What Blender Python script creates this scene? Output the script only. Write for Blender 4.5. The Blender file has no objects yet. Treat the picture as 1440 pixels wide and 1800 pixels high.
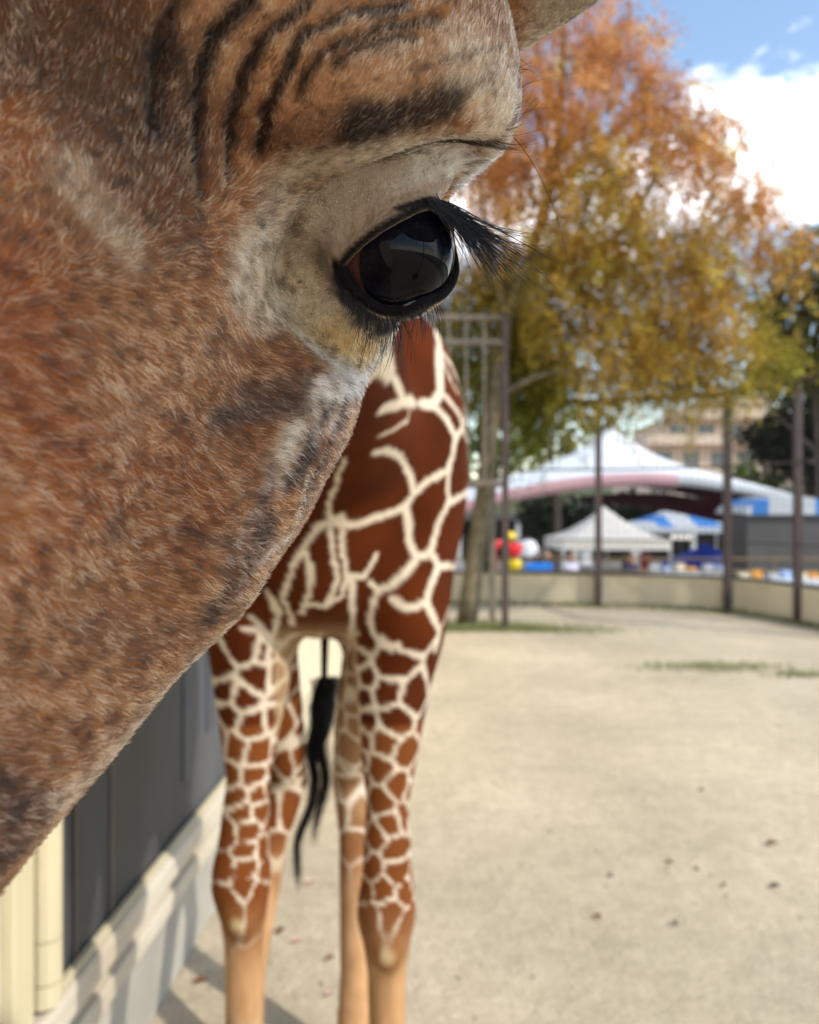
import bpy, bmesh, math, random
import numpy as np
from mathutils import Vector, Matrix
R = math.radians
scene = bpy.context.scene
COL = scene.collection
rng = np.random.default_rng(7)
random.seed(7)

# ------------------------------------------------------------------ camera, sky, sun, exposure
CAM = np.array([0.0, 0.0, 1.81])
FOCUS = 0.312
cam_d = bpy.data.cameras.new('camera'); cam = bpy.data.objects.new('camera', cam_d); COL.objects.link(cam)
cam.location = CAM; cam.rotation_euler = (R(90), 0, 0)
cam_d.sensor_fit = 'HORIZONTAL'; cam_d.sensor_width = 36; cam_d.lens = 36
cam_d.clip_start = 0.01; cam_d.clip_end = 3000
cam_d.dof.use_dof = True; cam_d.dof.focus_distance = FOCUS; cam_d.dof.aperture_fstop = 12.5
scene.camera = cam

SUN_EL, SUN_AZ = R(40), R(125)          # azimuth measured clockwise from +Y (towards +X)
world = bpy.data.worlds.new('World'); scene.world = world; world.use_nodes = True
wn, wl = world.node_tree.nodes, world.node_tree.links
wn.clear()
wo = wn.new('ShaderNodeOutputWorld'); bg = wn.new('ShaderNodeBackground'); bg.inputs['Strength'].default_value = 0.15
sky = wn.new('ShaderNodeTexSky'); sky.sky_type = 'NISHITA'; sky.sun_disc = False
sky.sun_elevation = SUN_EL; sky.sun_rotation = SUN_AZ; sky.air_density = 1.15; sky.dust_density = 0.0; sky.ozone_density = 0.1
tc = wn.new('ShaderNodeTexCoord'); mp = wn.new('ShaderNodeMapping')
mp.inputs['Scale'].default_value = (1, 1, 2.0); mp.inputs['Location'].default_value = (-2.34, -1.78, -1.30)
nz = wn.new('ShaderNodeTexNoise'); nz.inputs['Scale'].default_value = 2.3; nz.inputs['Detail'].default_value = 9; nz.inputs['Roughness'].default_value = 0.55
rp = wn.new('ShaderNodeValToRGB'); rp.color_ramp.elements[0].position = 0.53; rp.color_ramp.elements[1].position = 0.605
mx = wn.new('ShaderNodeMixRGB'); mx.inputs['Color2'].default_value = (11.0, 11.0, 11.2, 1)
wl.new(tc.outputs['Generated'], mp.inputs['Vector']); wl.new(mp.outputs['Vector'], nz.inputs['Vector'])
wl.new(nz.outputs['Fac'], rp.inputs['Fac']); wl.new(rp.outputs['Color'], mx.inputs['Fac'])
wl.new(sky.outputs['Color'], mx.inputs['Color1']); wl.new(mx.outputs['Color'], bg.inputs['Color']); wl.new(bg.outputs['Background'], wo.inputs['Surface'])
sd = bpy.data.lights.new('sun', 'SUN'); so = bpy.data.objects.new('sun', sd); COL.objects.link(so)
sd.energy = 2.3; sd.angle = R(1.0); sd.color = (1.0, 0.94, 0.84)
sdir = Vector((math.sin(SUN_AZ) * math.cos(SUN_EL), math.cos(SUN_AZ) * math.cos(SUN_EL), math.sin(SUN_EL)))
so.rotation_euler = (-sdir).to_track_quat('-Z', 'Y').to_euler(); so.location = (8, -6, 9)
vs = scene.view_settings; vs.view_transform = 'Standard'; vs.look = 'None'; vs.gamma = 1; vs.use_curve_mapping = False
vs.exposure = 0.85
scene.cycles.max_bounces = 8; scene.cycles.use_denoising = True
scene.cycles.caustics_reflective = False; scene.cycles.caustics_refractive = False
scene.render.hair_type = 'STRIP'

# ------------------------------------------------------------------ helpers
def px(x, y, Y):
    """a world point on the plane at distance Y that photo pixel (x, y) of 1440 x 1800 looks at"""
    return np.array([(x - 720) / 1440 * Y, Y, 1.81 - (y - 900) / 1440 * Y])
def link(o, parent=None):
    COL.objects.link(o)
    if parent is not None: o.parent = parent
    return o
def empty(name, loc=(0, 0, 0), rz=0.0):
    o = bpy.data.objects.new(name, None); o.location = loc; o.rotation_euler = (0, 0, rz); o.empty_display_size = .1
    return link(o)
def tag(o, label=None, cat=None, group=None, kind=None):
    if label: o['label'] = label
    if cat: o['category'] = cat
    if group: o['group'] = group
    if kind: o['kind'] = kind
    return o
class MB:
    """collects vertices and faces of ONE mesh"""
    def __init__(s): s.v = []; s.f = []
    def add(s, vs, fs):
        n = len(s.v); s.v += [tuple(map(float, p)) for p in vs]; s.f += [tuple(i + n for i in f) for f in fs]; return s
    def box(s, lo, hi):
        x0, y0, z0 = lo; x1, y1, z1 = hi
        return s.add([(x0,y0,z0),(x1,y0,z0),(x1,y1,z0),(x0,y1,z0),(x0,y0,z1),(x1,y0,z1),(x1,y1,z1),(x0,y1,z1)],
                     [(0,3,2,1),(4,5,6,7),(0,1,5,4),(1,2,6,5),(2,3,7,6),(3,0,4,7)])
    def tube(s, pts, rad, n=8, cap=True):
        pts = [Vector(p) for p in pts]; rad = [rad] * len(pts) if not hasattr(rad, '__len__') else rad
        vs = []; up = None
        for i, p in enumerate(pts):
            t = (pts[min(i+1, len(pts)-1)] - pts[max(i-1, 0)])
            if t.length < 1e-9: t = Vector((0, 0, 1))
            t.normalize()
            if up is None: up = t.orthogonal().normalized()
            up = (up - t * up.dot(t)); up = up.normalized() if up.length > 1e-6 else t.orthogonal().normalized()
            b = t.cross(up)
            for k in range(n):
                a = 2 * math.pi * k / n; vs.append(p + (up * math.cos(a) + b * math.sin(a)) * rad[i])
        fs = [(i*n+k, i*n+(k+1) % n, (i+1)*n+(k+1) % n, (i+1)*n+k) for i in range(len(pts)-1) for k in range(n)]
        if cap: fs += [tuple(range(n-1, -1, -1)), tuple(range((len(pts)-1)*n, len(pts)*n))]
        return s.add(vs, fs)
    def build(s, name, mat, parent=None, smooth=False, bevel=0):
        me = bpy.data.meshes.new(name); me.from_pydata(s.v, [], s.f); me.update()
        if smooth: me.polygons.foreach_set('use_smooth', [True] * len(me.polygons))
        if mat: me.materials.append(mat)
        o = bpy.data.objects.new(name, me); link(o, parent)
        if bevel:
            m = o.modifiers.new('bevel', 'BEVEL'); m.width = bevel; m.segments = 2; m.limit_method = 'ANGLE'
        return o
def mesh_np(name, v, f, mat, parent=None, smooth=True):
    """mesh object from numpy arrays, all faces with the same corner count"""
    me = bpy.data.meshes.new(name); k = f.shape[1]
    me.vertices.add(len(v)); me.vertices.foreach_set('co', np.ascontiguousarray(v, np.float32).ravel())
    me.loops.add(f.size); me.loops.foreach_set('vertex_index', np.ascontiguousarray(f, np.int32).ravel())
    me.polygons.add(len(f)); me.polygons.foreach_set('loop_start', np.arange(0, f.size, k, dtype=np.int32))
    me.update(calc_edges=True)
    if smooth: me.polygons.foreach_set('use_smooth', np.ones(len(f), bool))
    if mat: me.materials.append(mat)
    o = bpy.data.objects.new(name, me); return link(o, parent)
def col_attr(me, name, c):
    a = me.attributes.new(name, 'FLOAT_COLOR', 'POINT')
    a.data.foreach_set('color', np.ascontiguousarray(np.c_[c, np.ones(len(c))], np.float32).ravel())
def s2l(r, g, b):
    f = lambda c: c / 12.92 if c <= .04045 else ((c + .055) / 1.055) ** 2.4
    return (f(r / 255), f(g / 255), f(b / 255))
def mat(name, c, rough=.7, vary=.25, scale=6.0, bump=0.0, bscale=60.0, metal=0.0, spec=.4, c2=None, detail=6):
    """procedural material: base colour broken up by noise, optional fine relief"""
    m = bpy.data.materials.new(name); m.use_nodes = True; nt = m.node_tree; n, l = nt.nodes, nt.links
    b = n['Principled BSDF']; b.inputs['Roughness'].default_value = rough; b.inputs['Metallic'].default_value = metal
    b.inputs['Specular IOR Level'].default_value = spec
    t = n.new('ShaderNodeTexCoord'); z = n.new('ShaderNodeTexNoise'); z.inputs['Scale'].default_value = scale; z.inputs['Detail'].default_value = detail
    l.new(t.outputs['Object'], z.inputs['Vector'])
    r = n.new('ShaderNodeValToRGB'); r.color_ramp.elements[0].position = .3; r.color_ramp.elements[1].position = .7
    c2 = c2 or tuple(x * (1 - vary) for x in c); r.color_ramp.elements[0].color = (*c2, 1); r.color_ramp.elements[1].color = (*c, 1)
    l.new(z.outputs['Fac'], r.inputs['Fac']); l.new(r.outputs['Color'], b.inputs['Base Color'])
    if bump:
        z2 = n.new('ShaderNodeTexNoise'); z2.inputs['Scale'].default_value = bscale; z2.inputs['Detail'].default_value = 5; l.new(t.outputs['Object'], z2.inputs['Vector'])
        bp = n.new('ShaderNodeBump'); bp.inputs['Strength'].default_value = bump; bp.inputs['Distance'].default_value = .02
        l.new(z2.outputs['Fac'], bp.inputs['Height']); l.new(bp.outputs['Normal'], b.inputs['Normal'])
    return m
def attr_mat(name, attr='coat', rough=.6, spec=.3, bump=0.0, bscale=200, sheen=0.0):
    m = bpy.data.materials.new(name); m.use_nodes = True; n, l = m.node_tree.nodes, m.node_tree.links
    b = n['Principled BSDF']; b.inputs['Roughness'].default_value = rough; b.inputs['Specular IOR Level'].default_value = spec
    if sheen: b.inputs['Sheen Weight'].default_value = sheen; b.inputs['Sheen Roughness'].default_value = .4
    a = n.new('ShaderNodeAttribute'); a.attribute_name = attr
    l.new(a.outputs['Color'], b.inputs['Base Color'])
    if bump:
        t = n.new('ShaderNodeTexCoord'); z = n.new('ShaderNodeTexNoise'); z.inputs['Scale'].default_value = bscale; z.inputs['Detail'].default_value = 4
        l.new(t.outputs['Object'], z.inputs['Vector'])
        bp = n.new('ShaderNodeBump'); bp.inputs['Strength'].default_value = bump; bp.inputs['Distance'].default_value = .01
        l.new(z.outputs['Fac'], bp.inputs['Height']); l.new(bp.outputs['Normal'], b.inputs['Normal'])
    return m
# value noise in 3D for numpy arrays (n, 3)
_lat = np.random.default_rng(3).random((64, 64, 64)).astype(np.float32)
def noise3(p, scale):
    q = p * scale; i = np.floor(q).astype(np.int64); t = q - i; t = t * t * (3 - 2 * t); out = 0
    for a in (0, 1):
        for b in (0, 1):
            for c in (0, 1):
                w = (t[:,0] if a else 1-t[:,0]) * (t[:,1] if b else 1-t[:,1]) * (t[:,2] if c else 1-t[:,2])
                out = out + w * _lat[(i[:,0]+a) & 63, (i[:,1]+b) & 63, (i[:,2]+c) & 63]
    return out
def fbm(p, scale, o=3):
    return sum(noise3(p + 7.3 * k, scale * 2 ** k) / 2 ** k for k in range(o)) / sum(1 / 2 ** k for k in range(o))
def sstep(a, b, x):
    t = np.clip((x - a) / (b - a), 0, 1); return t * t * (3 - 2 * t)
# ------------------------------------------------------------------ implicit surfaces -> one continuous mesh (surface nets)
def smin(a, b, k):
    h = np.clip(.5 + .5 * (b - a) / k, 0, 1); return b + (a - b) * h - k * h * (1 - h)
def smax(a, b, k): return -smin(-a, -b, k)
def nrm(v): return np.sqrt(np.einsum('ij,ij->i', v, v))
def cone(p, a, b, ra, rb):
    a = np.asarray(a, p.dtype); ab = np.asarray(b, p.dtype) - a; w = p - a
    t = (w @ ab) / max(float(ab @ ab), 1e-12); np.clip(t, 0, 1, out=t)
    w -= t[:, None] * ab
    return nrm(w) - (ra + (rb - ra) * t)
def ell(p, c, r):
    r = np.asarray(r, p.dtype); q = (p - np.asarray(c, p.dtype)) / r; n = nrm(q)
    return n * (n - 1) / np.maximum(nrm(q / r), 1e-6)
def ellr(p, c, r, M):                       # ellipsoid with axes = rows of M
    return ell((p - np.asarray(c, p.dtype)) @ np.asarray(M, p.dtype).T, (0, 0, 0), r)
def surface_nets(xs, ys, zs, f, B=12):
    nx, ny, nz = len(xs), len(ys), len(zs)
    F = np.full((nx, ny, nz), 1.0, np.float32)
    # prune blocks that lie far from the surface
    bi = [np.arange(0, n, B) for n in (nx, ny, nz)]
    ctr = []; rad = []; blk = []
    for i in bi[0]:
        for j in bi[1]:
            for k in bi[2]:
                a = (i, min(i+B, nx-1), j, min(j+B, ny-1), k, min(k+B, nz-1))
                lo = np.array([xs[a[0]], ys[a[2]], zs[a[4]]]); hi = np.array([xs[a[1]], ys[a[3]], zs[a[5]]])
                ctr.append((lo+hi)/2); rad.append(np.linalg.norm(hi-lo)/2); blk.append(a)
    ctr = np.array(ctr); rad = np.array(rad); d = f(ctr)
    for n in np.nonzero(np.abs(d) < rad * 1.45 + .008)[0]:
        a = blk[n]; ax = slice(a[0], min(a[0]+B, nx)); ay = slice(a[2], min(a[2]+B, ny)); az = slice(a[4], min(a[4]+B, nz))
        G = np.stack(np.meshgrid(xs[ax], ys[ay], zs[az], indexing='ij'), -1); sh = G.shape[:3]
        F[ax, ay, az] = f(G.reshape(-1, 3).astype(np.float32)).reshape(sh)
    for n in np.nonzero(d < -(rad * 1.45 + .008))[0]:
        a = blk[n]; F[a[0]:min(a[0]+B, nx), a[2]:min(a[2]+B, ny), a[4]:min(a[4]+B, nz)] = -1
    S = F < 0
    cnt = np.zeros((nx-1, ny-1, nz-1), np.int8)
    for a in (0, 1):
        for b in (0, 1):
            for c in (0, 1): cnt += S[a:nx-1+a, b:ny-1+b, c:nz-1+c]
    act = (cnt > 0) & (cnt < 8); ii = np.argwhere(act); idx = np.full(act.shape, -1, np.int64); idx[act] = np.arange(len(ii))
    acc = np.zeros((len(ii), 3)); num = np.zeros(len(ii)); I, J, K = ii.T; X = (xs, ys, zs)
    cor = [(a, b, c) for a in (0, 1) for b in (0, 1) for c in (0, 1)]
    for c0 in cor:
        for ax in range(3):
            if c0[ax]: continue
            c1 = list(c0); c1[ax] = 1
            f0 = F[I+c0[0], J+c0[1], K+c0[2]].astype(float); f1 = F[I+c1[0], J+c1[1], K+c1[2]].astype(float)
            m = (f0 < 0) != (f1 < 0); t = np.where(m, f0 / np.where(m, f0 - f1, 1), 0)
            p0 = np.stack([xs[I+c0[0]], ys[J+c0[1]], zs[K+c0[2]]], 1); p1 = np.stack([xs[I+c1[0]], ys[J+c1[1]], zs[K+c1[2]]], 1)
            acc += np.where(m[:, None], p0 + t[:, None] * (p1 - p0), 0); num += m
    V = acc / num[:, None]; Q = []
    for ax in range(3):
        o = [0, 0, 0]; sl0 = [slice(None)] * 3; sl1 = [slice(None)] * 3; sl0[ax] = slice(0, -1); sl1[ax] = slice(1, None)
        A, Bm = S[tuple(sl0)], S[tuple(sl1)]; e = np.argwhere(A != Bm); u, v = [(1, 2), (2, 0), (0, 1)][ax]
        dim = (nx, ny, nz); e = e[(e[:, u] > 0) & (e[:, v] > 0) & (e[:, u] < dim[u]-1) & (e[:, v] < dim[v]-1)]
        def cell(du, dv):
            c = e.copy(); c[:, u] -= du; c[:, v] -= dv; return idx[c[:, 0], c[:, 1], c[:, 2]]
        q = np.stack([cell(1, 1), cell(0, 1), cell(0, 0), cell(1, 0)], 1)
        fl = ~A[e[:, 0], e[:, 1], e[:, 2]]; q[fl] = q[fl][:, ::-1]; Q.append(q)
    Q = np.concatenate(Q); Q = Q[(Q >= 0).all(1)]
    used = np.unique(Q); mp_ = np.full(len(V), -1); mp_[used] = np.arange(len(used))
    return V[used], mp_[Q]
def vnormals(v, f):
    n = np.zeros_like(v); a = v[f[:, 2]] - v[f[:, 0]]; b = v[f[:, 3]] - v[f[:, 1]]; c = np.cross(a, b)
    for k in range(4): np.add.at(n, f[:, k], c)
    return n / np.maximum(np.linalg.norm(n, axis=1, keepdims=True), 1e-12)
def smooth_verts(v, f, it=2, lam=.5):
    e = np.concatenate([f[:, [0, 1]], f[:, [1, 2]], f[:, [2, 3]], f[:, [3, 0]]])
    for _ in range(it):
        s = np.zeros_like(v); n = np.zeros(len(v)); np.add.at(s, e[:, 0], v[e[:, 1]]); np.add.at(s, e[:, 1], v[e[:, 0]])
        np.add.at(n, e[:, 0], 1); np.add.at(n, e[:, 1], 1); v = v + lam * (s / np.maximum(n, 1)[:, None] - v)
    return v
# ------------------------------------------------------------------ the giraffe's head: local frame f (nose), l (its left), u (crown)
def head_frame(az, el, roll):
    F = np.array([math.sin(az)*math.cos(el), -math.cos(az)*math.cos(el), math.sin(el)])
    U = np.array([0, 0, 1.]); U = U - F * (U @ F); U /= np.linalg.norm(U); L = np.cross(U, F)
    c, s = math.cos(roll), math.sin(roll); return np.stack([F, c*L + s*U, c*U - s*L])
HM = head_frame(R(-15), R(-35), R(-17))
EYE_W = px(698, 446, .332)
EYE_L = np.array([0, .086, 0])
HC = EYE_W - EYE_L @ HM                      # world position of the head frame's origin
def to_head(p): return (p - HC.astype(p.dtype)) @ HM.T.astype(p.dtype)
def to_world(q): return np.asarray(q) @ HM + HC
EYE_R = .0238
# cross-sections along the head: f, half width, top, bottom
SEC = np.array([(-.22,.060,.045,-.085),(-.17,.056,.075,-.125),(-.12,.056,.095,-.125),(-.07,.060,.106,-.135),(-.03,.071,.110,-.142),(.01,.084,.104,-.152),
 (.05,.082,.090,-.150),(.09,.083,.070,-.156),(.13,.078,.050,-.155),(.18,.070,.028,-.150),(.23,.061,.008,-.141),(.28,.058,-.010,-.138),(.33,.055,-.028,-.136),(.365,.050,-.046,-.135),(.39,.032,-.066,-.118),(.402,.012,-.08,-.100)])
_grad = {}
def cub(x, X, Yv):
    # smooth (Catmull-Rom) interpolation of a table
    X = np.asarray(X); Yv = np.asarray(Yv); x = np.clip(x, X[0], X[-1]); i = np.clip(np.searchsorted(X, x) - 1, 0, len(X)-2)
    key = (len(X), float(Yv[0]), float(Yv[1]), float(Yv[-1])); m = _grad.get(key)
    if m is None: m = _grad[key] = np.gradient(Yv, X)
    h = X[i+1] - X[i]; t = (x - X[i]) / h; t2, t3 = t*t, t*t*t
    return (2*t3-3*t2+1)*Yv[i] + (t3-2*t2+t)*h*m[i] + (-2*t3+3*t2)*Yv[i+1] + (t3-t2)*h*m[i+1]
# eye: optical axis and the lid opening, drawn on the ball in (a, b) = angle from the axis x (towards the nose, up)
EA = np.array([.80, .52, .22]); EA /= np.linalg.norm(EA)
E1 = np.array([1, -.9, -.28]); E1 -= EA * (E1 @ EA); E1 /= np.linalg.norm(E1)      # towards the inner corner
E2 = np.cross(EA, E1); E2 = E2 if E2[2] > 0 else -E2
LIDS_UP = [(1.42,.16),(1.16,.34),(.64,.60),(.02,.76),(-.56,.82),(-1.0,.70),(-1.4,.40),(-1.7,-.05)]
LIDS_LO = [(1.42,.16),(1.30,-.12),(1.06,-.44),(.80,-.72),(.48,-.80),(.10,-.66),(-.50,-.70),(-1.05,-.62),(-1.5,-.38),(-1.7,-.05)]
def dense(P, n=31):
    P = np.asarray(P, float); s = np.r_[0, np.cumsum(np.linalg.norm(np.diff(P, axis=0), axis=1))]; t = np.linspace(0, s[-1], n)
    return np.stack([cub(t, s, P[:, k]) for k in range(P.shape[1])], 1)
LU, LL = dense(LIDS_UP), dense(LIDS_LO)
def ab_dir(ab):
    ab = np.asarray(ab, float); th = np.linalg.norm(ab, axis=-1, keepdims=True); w = ab / np.maximum(th, 1e-9)
    return np.cos(th) * EA + np.sin(th) * (w[..., :1] * E1 + w[..., 1:2] * E2)
POLY = np.concatenate([LU, LL[::-1][1:-1]])
def poly_sd(q, P):
    d = np.full(len(q), 1e9); ins = np.zeros(len(q), bool); N = len(P)
    for i in range(N):
        a, b = P[i], P[(i+1) % N]; e = b - a; w = q - a
        t = np.clip((w @ e) / max(e @ e, 1e-12), 0, 1); d = np.minimum(d, nrm(w - t[:, None]*e))
        c = ((a[1] > q[:, 1]) != (b[1] > q[:, 1])); 
        with np.errstate(divide='ignore', invalid='ignore'): xx = (b[0]-a[0])*(q[:, 1]-a[1])/(b[1]-a[1]) + a[0]
        ins ^= c & (q[:, 0] < xx)
    return np.where(ins, -d, d)
def chain(p, pts, rad):
    d = np.full(len(p), 9.0)
    for i in range(len(pts)-1): d = np.minimum(d, cone(p, pts[i], pts[i+1], rad[i], rad[i+1]))
    return d
def loft(q):
    f, l, u = q[:, 0], q[:, 1], q[:, 2]
    w = cub(f, SEC[:, 0], SEC[:, 1]); tp = cub(f, SEC[:, 0], SEC[:, 2]); bt = cub(f, SEC[:, 0], SEC[:, 3])
    c = bt + (tp - bt) * .56; h = np.where(u > c, tp - c, c - bt); v = (u - c) / h
    # pear-shaped section: jaw narrower than the cheeks
    w = w * (1 - .30 * sstep(-.15, -1.0, v) - .10 * sstep(.3, 1.0, v))
    w = w * (1 - .40 * sstep(-.62, .10, v) * sstep(-.035, .050, f) * (1 - .5 * sstep(.2, .3, f)))   # narrow bridge of the nose in front of the eyes
    n = 2.25; r = (np.abs(l / w) ** n + np.abs(v) ** n) ** (1 / n)
    d = (r - 1) * np.minimum(w, h) * .95
    return np.maximum(d, np.maximum(SEC[0, 0] - f, f - SEC[-1, 0]))
EY3 = np.eye(3)
def sd_head(q0):
    q = q0.copy(); q[:, 1] = np.abs(q[:, 1]); near = nrm(q - EYE_L.astype(q.dtype))
    d = loft(q)
    # orbit, brow, cheekbone, chewing muscle, temple
    d = smin(d, ell(q, (-.018, .068, -.002), (.052, .028, .038)), .022)
    d = smin(d, cone(q, (-.03, .056, .010), (-.11, .052, .01), .024, .032), .03)         # temple behind the eye
    d = smin(d, cone(q, (.040, .068, .064), (-.012, .090, .056), .018, .020), .05)      # brow
    d = smin(d, cone(q, (-.012, .091, .056), (-.075, .078, .050), .020, .018), .04)
    d = smin(d, cone(q, (-.014, .092, .048), (-.026, .098, .020), .017, .013), .02)      # hooding fold at the outer corner
    d = smin(d, ell(q, (-.030, .058, .090), (.066, .040, .032)), .04)        # brow runs up into the horn base
    d = smin(d, cone(q, (.060, .062, -.048), (-.005, .077, -.036), .016, .014), .026)    # cheekbone under the eye
    d = smin(d, cone(q, (.120, .052, -.070), (.05, .070, -.048), .018, .018), .035)
    d = smin(d, ell(q, (.020, .038, -.106), (.075, .026, .042)), .03)       # chewing muscle
    d = smin(d, ell(q, (.0, .0, .092), (.075, .040, .030)), .04)             # forehead knob
    d = smax(d, -ell(q, (.085, .128, -.014), (.100, .038, .050)), .05)       # hollow in front of the eye
    # muzzle: lips and nostril wings
    d = smin(d, ell(q, (.345, .028, -.070), (.045, .030, .036)), .02)
    d = smin(d, ell(q, (.330, .020, -.128), (.040, .028, .020)), .018)
    d = smax(d, -cone(q, (.375, .040, -.058), (.350, .055, -.046), .006, .004), .008)    # nostril
    d = smax(d, -chain(q, np.array([(.42, .0, -.104), (.36, .046, -.106), (.28, .060, -.104), (.21, .066, -.098)]), [.003]*4), .007)   # mouth line
    # horn stumps
    d = smin(d, cone(q, (-.075, .042, .085), (-.115, .056, .175), .026, .017), .022)
    d = smin(d, ell(q, (-.118, .057, .185), (.021, .021, .018)), .01)
    # ear: a cupped leaf
    er = np.array([-.135, .080, .066]); ed = np.array([-.34, .58, .72]); ed /= np.linalg.norm(ed)
    en = np.array([.80, .18, .30]); en -= ed * (en @ ed); en /= np.linalg.norm(en); ew = np.cross(ed, en)
    c = er + ed * .085; e = ellr(q, c, (.088, .036, .024), np.stack([ed, ew, en]))
    e = smax(e, -ellr(q, c + en * .018 + ed * .012, (.078, .029, .024), np.stack([ed, ew, en])), .006)
    e = smin(e, cone(q, er - ed * .02, er + ed * .03, .022, .02), .015)
    d = smin(d, e, .015)
    # eye socket and lids
    m = near < .088
    if m.any():
        qq = q[m] - EYE_L; rr = np.maximum(nrm(qq), 1e-6); dr = qq / rr[:, None]
        th = np.arccos(np.clip(dr @ EA, -1, 1)); pr = np.stack([dr @ E1, dr @ E2], 1); pr /= np.maximum(nrm(pr), 1e-9)[:, None]
        sa = poly_sd(pr * th[:, None], POLY); sd = sa * np.maximum(rr, .012)
        fun = np.maximum(sd - (.80 - .45 * sstep(.0, .7, pr[:, 1])) * np.maximum(rr - .024, 0) + .17 * sstep(.043, .087, rr), .018 - rr)
        dm = smax(d[m], -fun, .044)                                  # the face falls away towards the lids
        dm = smin(dm, rr - (EYE_R + .0028) + .02 * sstep(.9, 1.5, th - .9), .012)      # lids lie over the ball
        dm = smax(dm, -np.maximum(np.maximum(sd, .014 - rr), rr - EYE_R - .012), .003) # opening
        lu = ab_dir(LU[::3]) * (EYE_R + .0016); ll = ab_dir(LL[::3]) * (EYE_R + .0014)
        dm = smin(dm, chain(qq, lu, np.full(len(lu), .0012)), .003)
        dm = smin(dm, chain(qq, ll, np.full(len(ll), .0012)), .003)
        fu = ab_dir(LU[3:-6:3] * 1.0 + [0, .26]) * (EYE_R + .0062); dm = smax(dm, -chain(qq, fu, np.full(len(fu), .0012)), .006)   # crease above the lid
        fl = ab_dir(LL[6:-9:3] + [0, -.40]) * (EYE_R + .0062); dm = smax(dm, -chain(qq, fl, np.full(len(fl), .0006)), .006)
        d = d.copy(); d[m] = dm
    return d
# ------------------------------------------------------------------ neck, trunk and legs (world coordinates)
BX = -.225
def sd_neck(p):
    a = to_world((-.12, 0, -.030))
    pts = [a, to_world((-.24, -.012, -.030)), (-.10, .80, 2.12), (-.145, 1.20, 2.13), (-.18, 1.60, 2.08), (-.215, 1.98, 1.98)]
    return chain(p, np.array(pts), [.072, .076, .092, .122, .175, .25])
FRONT = {1: [(-.050, 2.16, 1.95), (-.034, 2.06, 1.62), (-.044, 2.03, 1.36), (-.054, 2.0, 1.10), (-.054, 1.985, .92), (-.056, 2.0, .84), (-.055, 2.0, .68), (-.056, 2.0, .26), (-.056, 1.985, .16), (-.056, 1.955, .09)],
        -1: [(-.385, 2.16, 1.95), (-.395, 2.06, 1.62), (-.392, 2.03, 1.38), (-.394, 2.0, 1.16), (-.402, 1.985, 1.0), (-.408, 2.0, .915), (-.405, 2.0, .76), (-.404, 2.0, .28), (-.404, 1.985, .17), (-.404, 1.955, .09)]}
HIND = {1: [(-.13, 2.72, 1.72), (-.100, 2.70, 1.35), (-.180, 2.82, 1.05), (-.205, 2.90, .86), (-.190, 2.84, .70), (-.180, 2.72, .28), (-.178, 2.68, .17), (-.178, 2.64, .09)],
        -1: [(-.47, 2.72, 1.72), (-.490, 2.70, 1.35), (-.440, 2.82, 1.05), (-.430, 2.90, .86), (-.470, 2.84, .70), (-.530, 2.72, .28), (-.535, 2.68, .17), (-.535, 2.64, .09)]}
def sd_body(p):
    lo, hi = p.min(0), p.max(0)
    d = sd_neck(p)
    if hi[1] < 1.35: return d
    d = smin(d, ell(p, (BX, 2.22, 1.93), (.325, .34, .40)), .12)
    d = smin(d, ell(p, (BX - .03, 2.42, 1.86), (.345, .60, .40)), .10)
    d = smin(d, ell(p, (BX - .06, 2.70, 1.76), (.29, .36, .36)), .12)
    d = smin(d, ell(p, (BX, 2.02, 1.80), (.20, .20, .29)), .09)                      # breast
    for s in (1, -1):
        k = .165 if s < 0 else .212
        d = smin(d, ell(p, (BX + s*k, 2.12, 1.93), (.165, .22, .40)), .06)    # shoulder
        d = smin(d, ell(p, (BX + s*k, 2.06, 1.60), (.105, .15, .22)), .05)    # upper arm
    d = smin(d, ell(p, (BX - .02, 2.38, 2.16), (.16, .42, .20)), .14)                # withers
    if lo[2] < 2.15:
        for s in (1, -1):
            if lo[1] < 2.5:
                P = FRONT[s]; d = smin(d, chain(p, np.array(P), [.15, .125, .092, .052, .062, .068, .047, .041, .052, .058]), .045)
                k = np.array(P[5]); d = smin(d, ell(p, k + [0, -.030, .005], (.066, .056, .095)), .025)      # knee
                d = smin(d, ell(p, k + [.004, -.052, -.075], (.036, .028, .042)), .03)                  # knee callus
            if hi[1] > 2.3:
                d = smin(d, chain(p, np.array(HIND[s]), [.17, .120, .080, .068, .055, .050, .058, .060]), .05)
        if hi[1] > 2.7:   # tail stalk
            d = smin(d, chain(p, np.array([(BX-.085, 2.98, 1.80), (BX-.088, 3.06, 1.6), (BX-.088, 3.03, 1.36), (BX-.088, 3.00, 1.16)]), [.05, .028, .018, .013]), .03)
    return d
def sd_head_world(p):
    d = sd_head(to_head(p))
    # mane-side join: neck flows into the back of the skull
    return smin(d, sd_neck(p), .05)
def grid_axis(lo, hi, fine_lo, fine_hi, h, hf):
    return np.unique(np.r_[np.arange(lo, fine_lo, h), np.arange(fine_lo, fine_hi, hf), np.arange(fine_hi, hi, h)].round(6))
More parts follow.
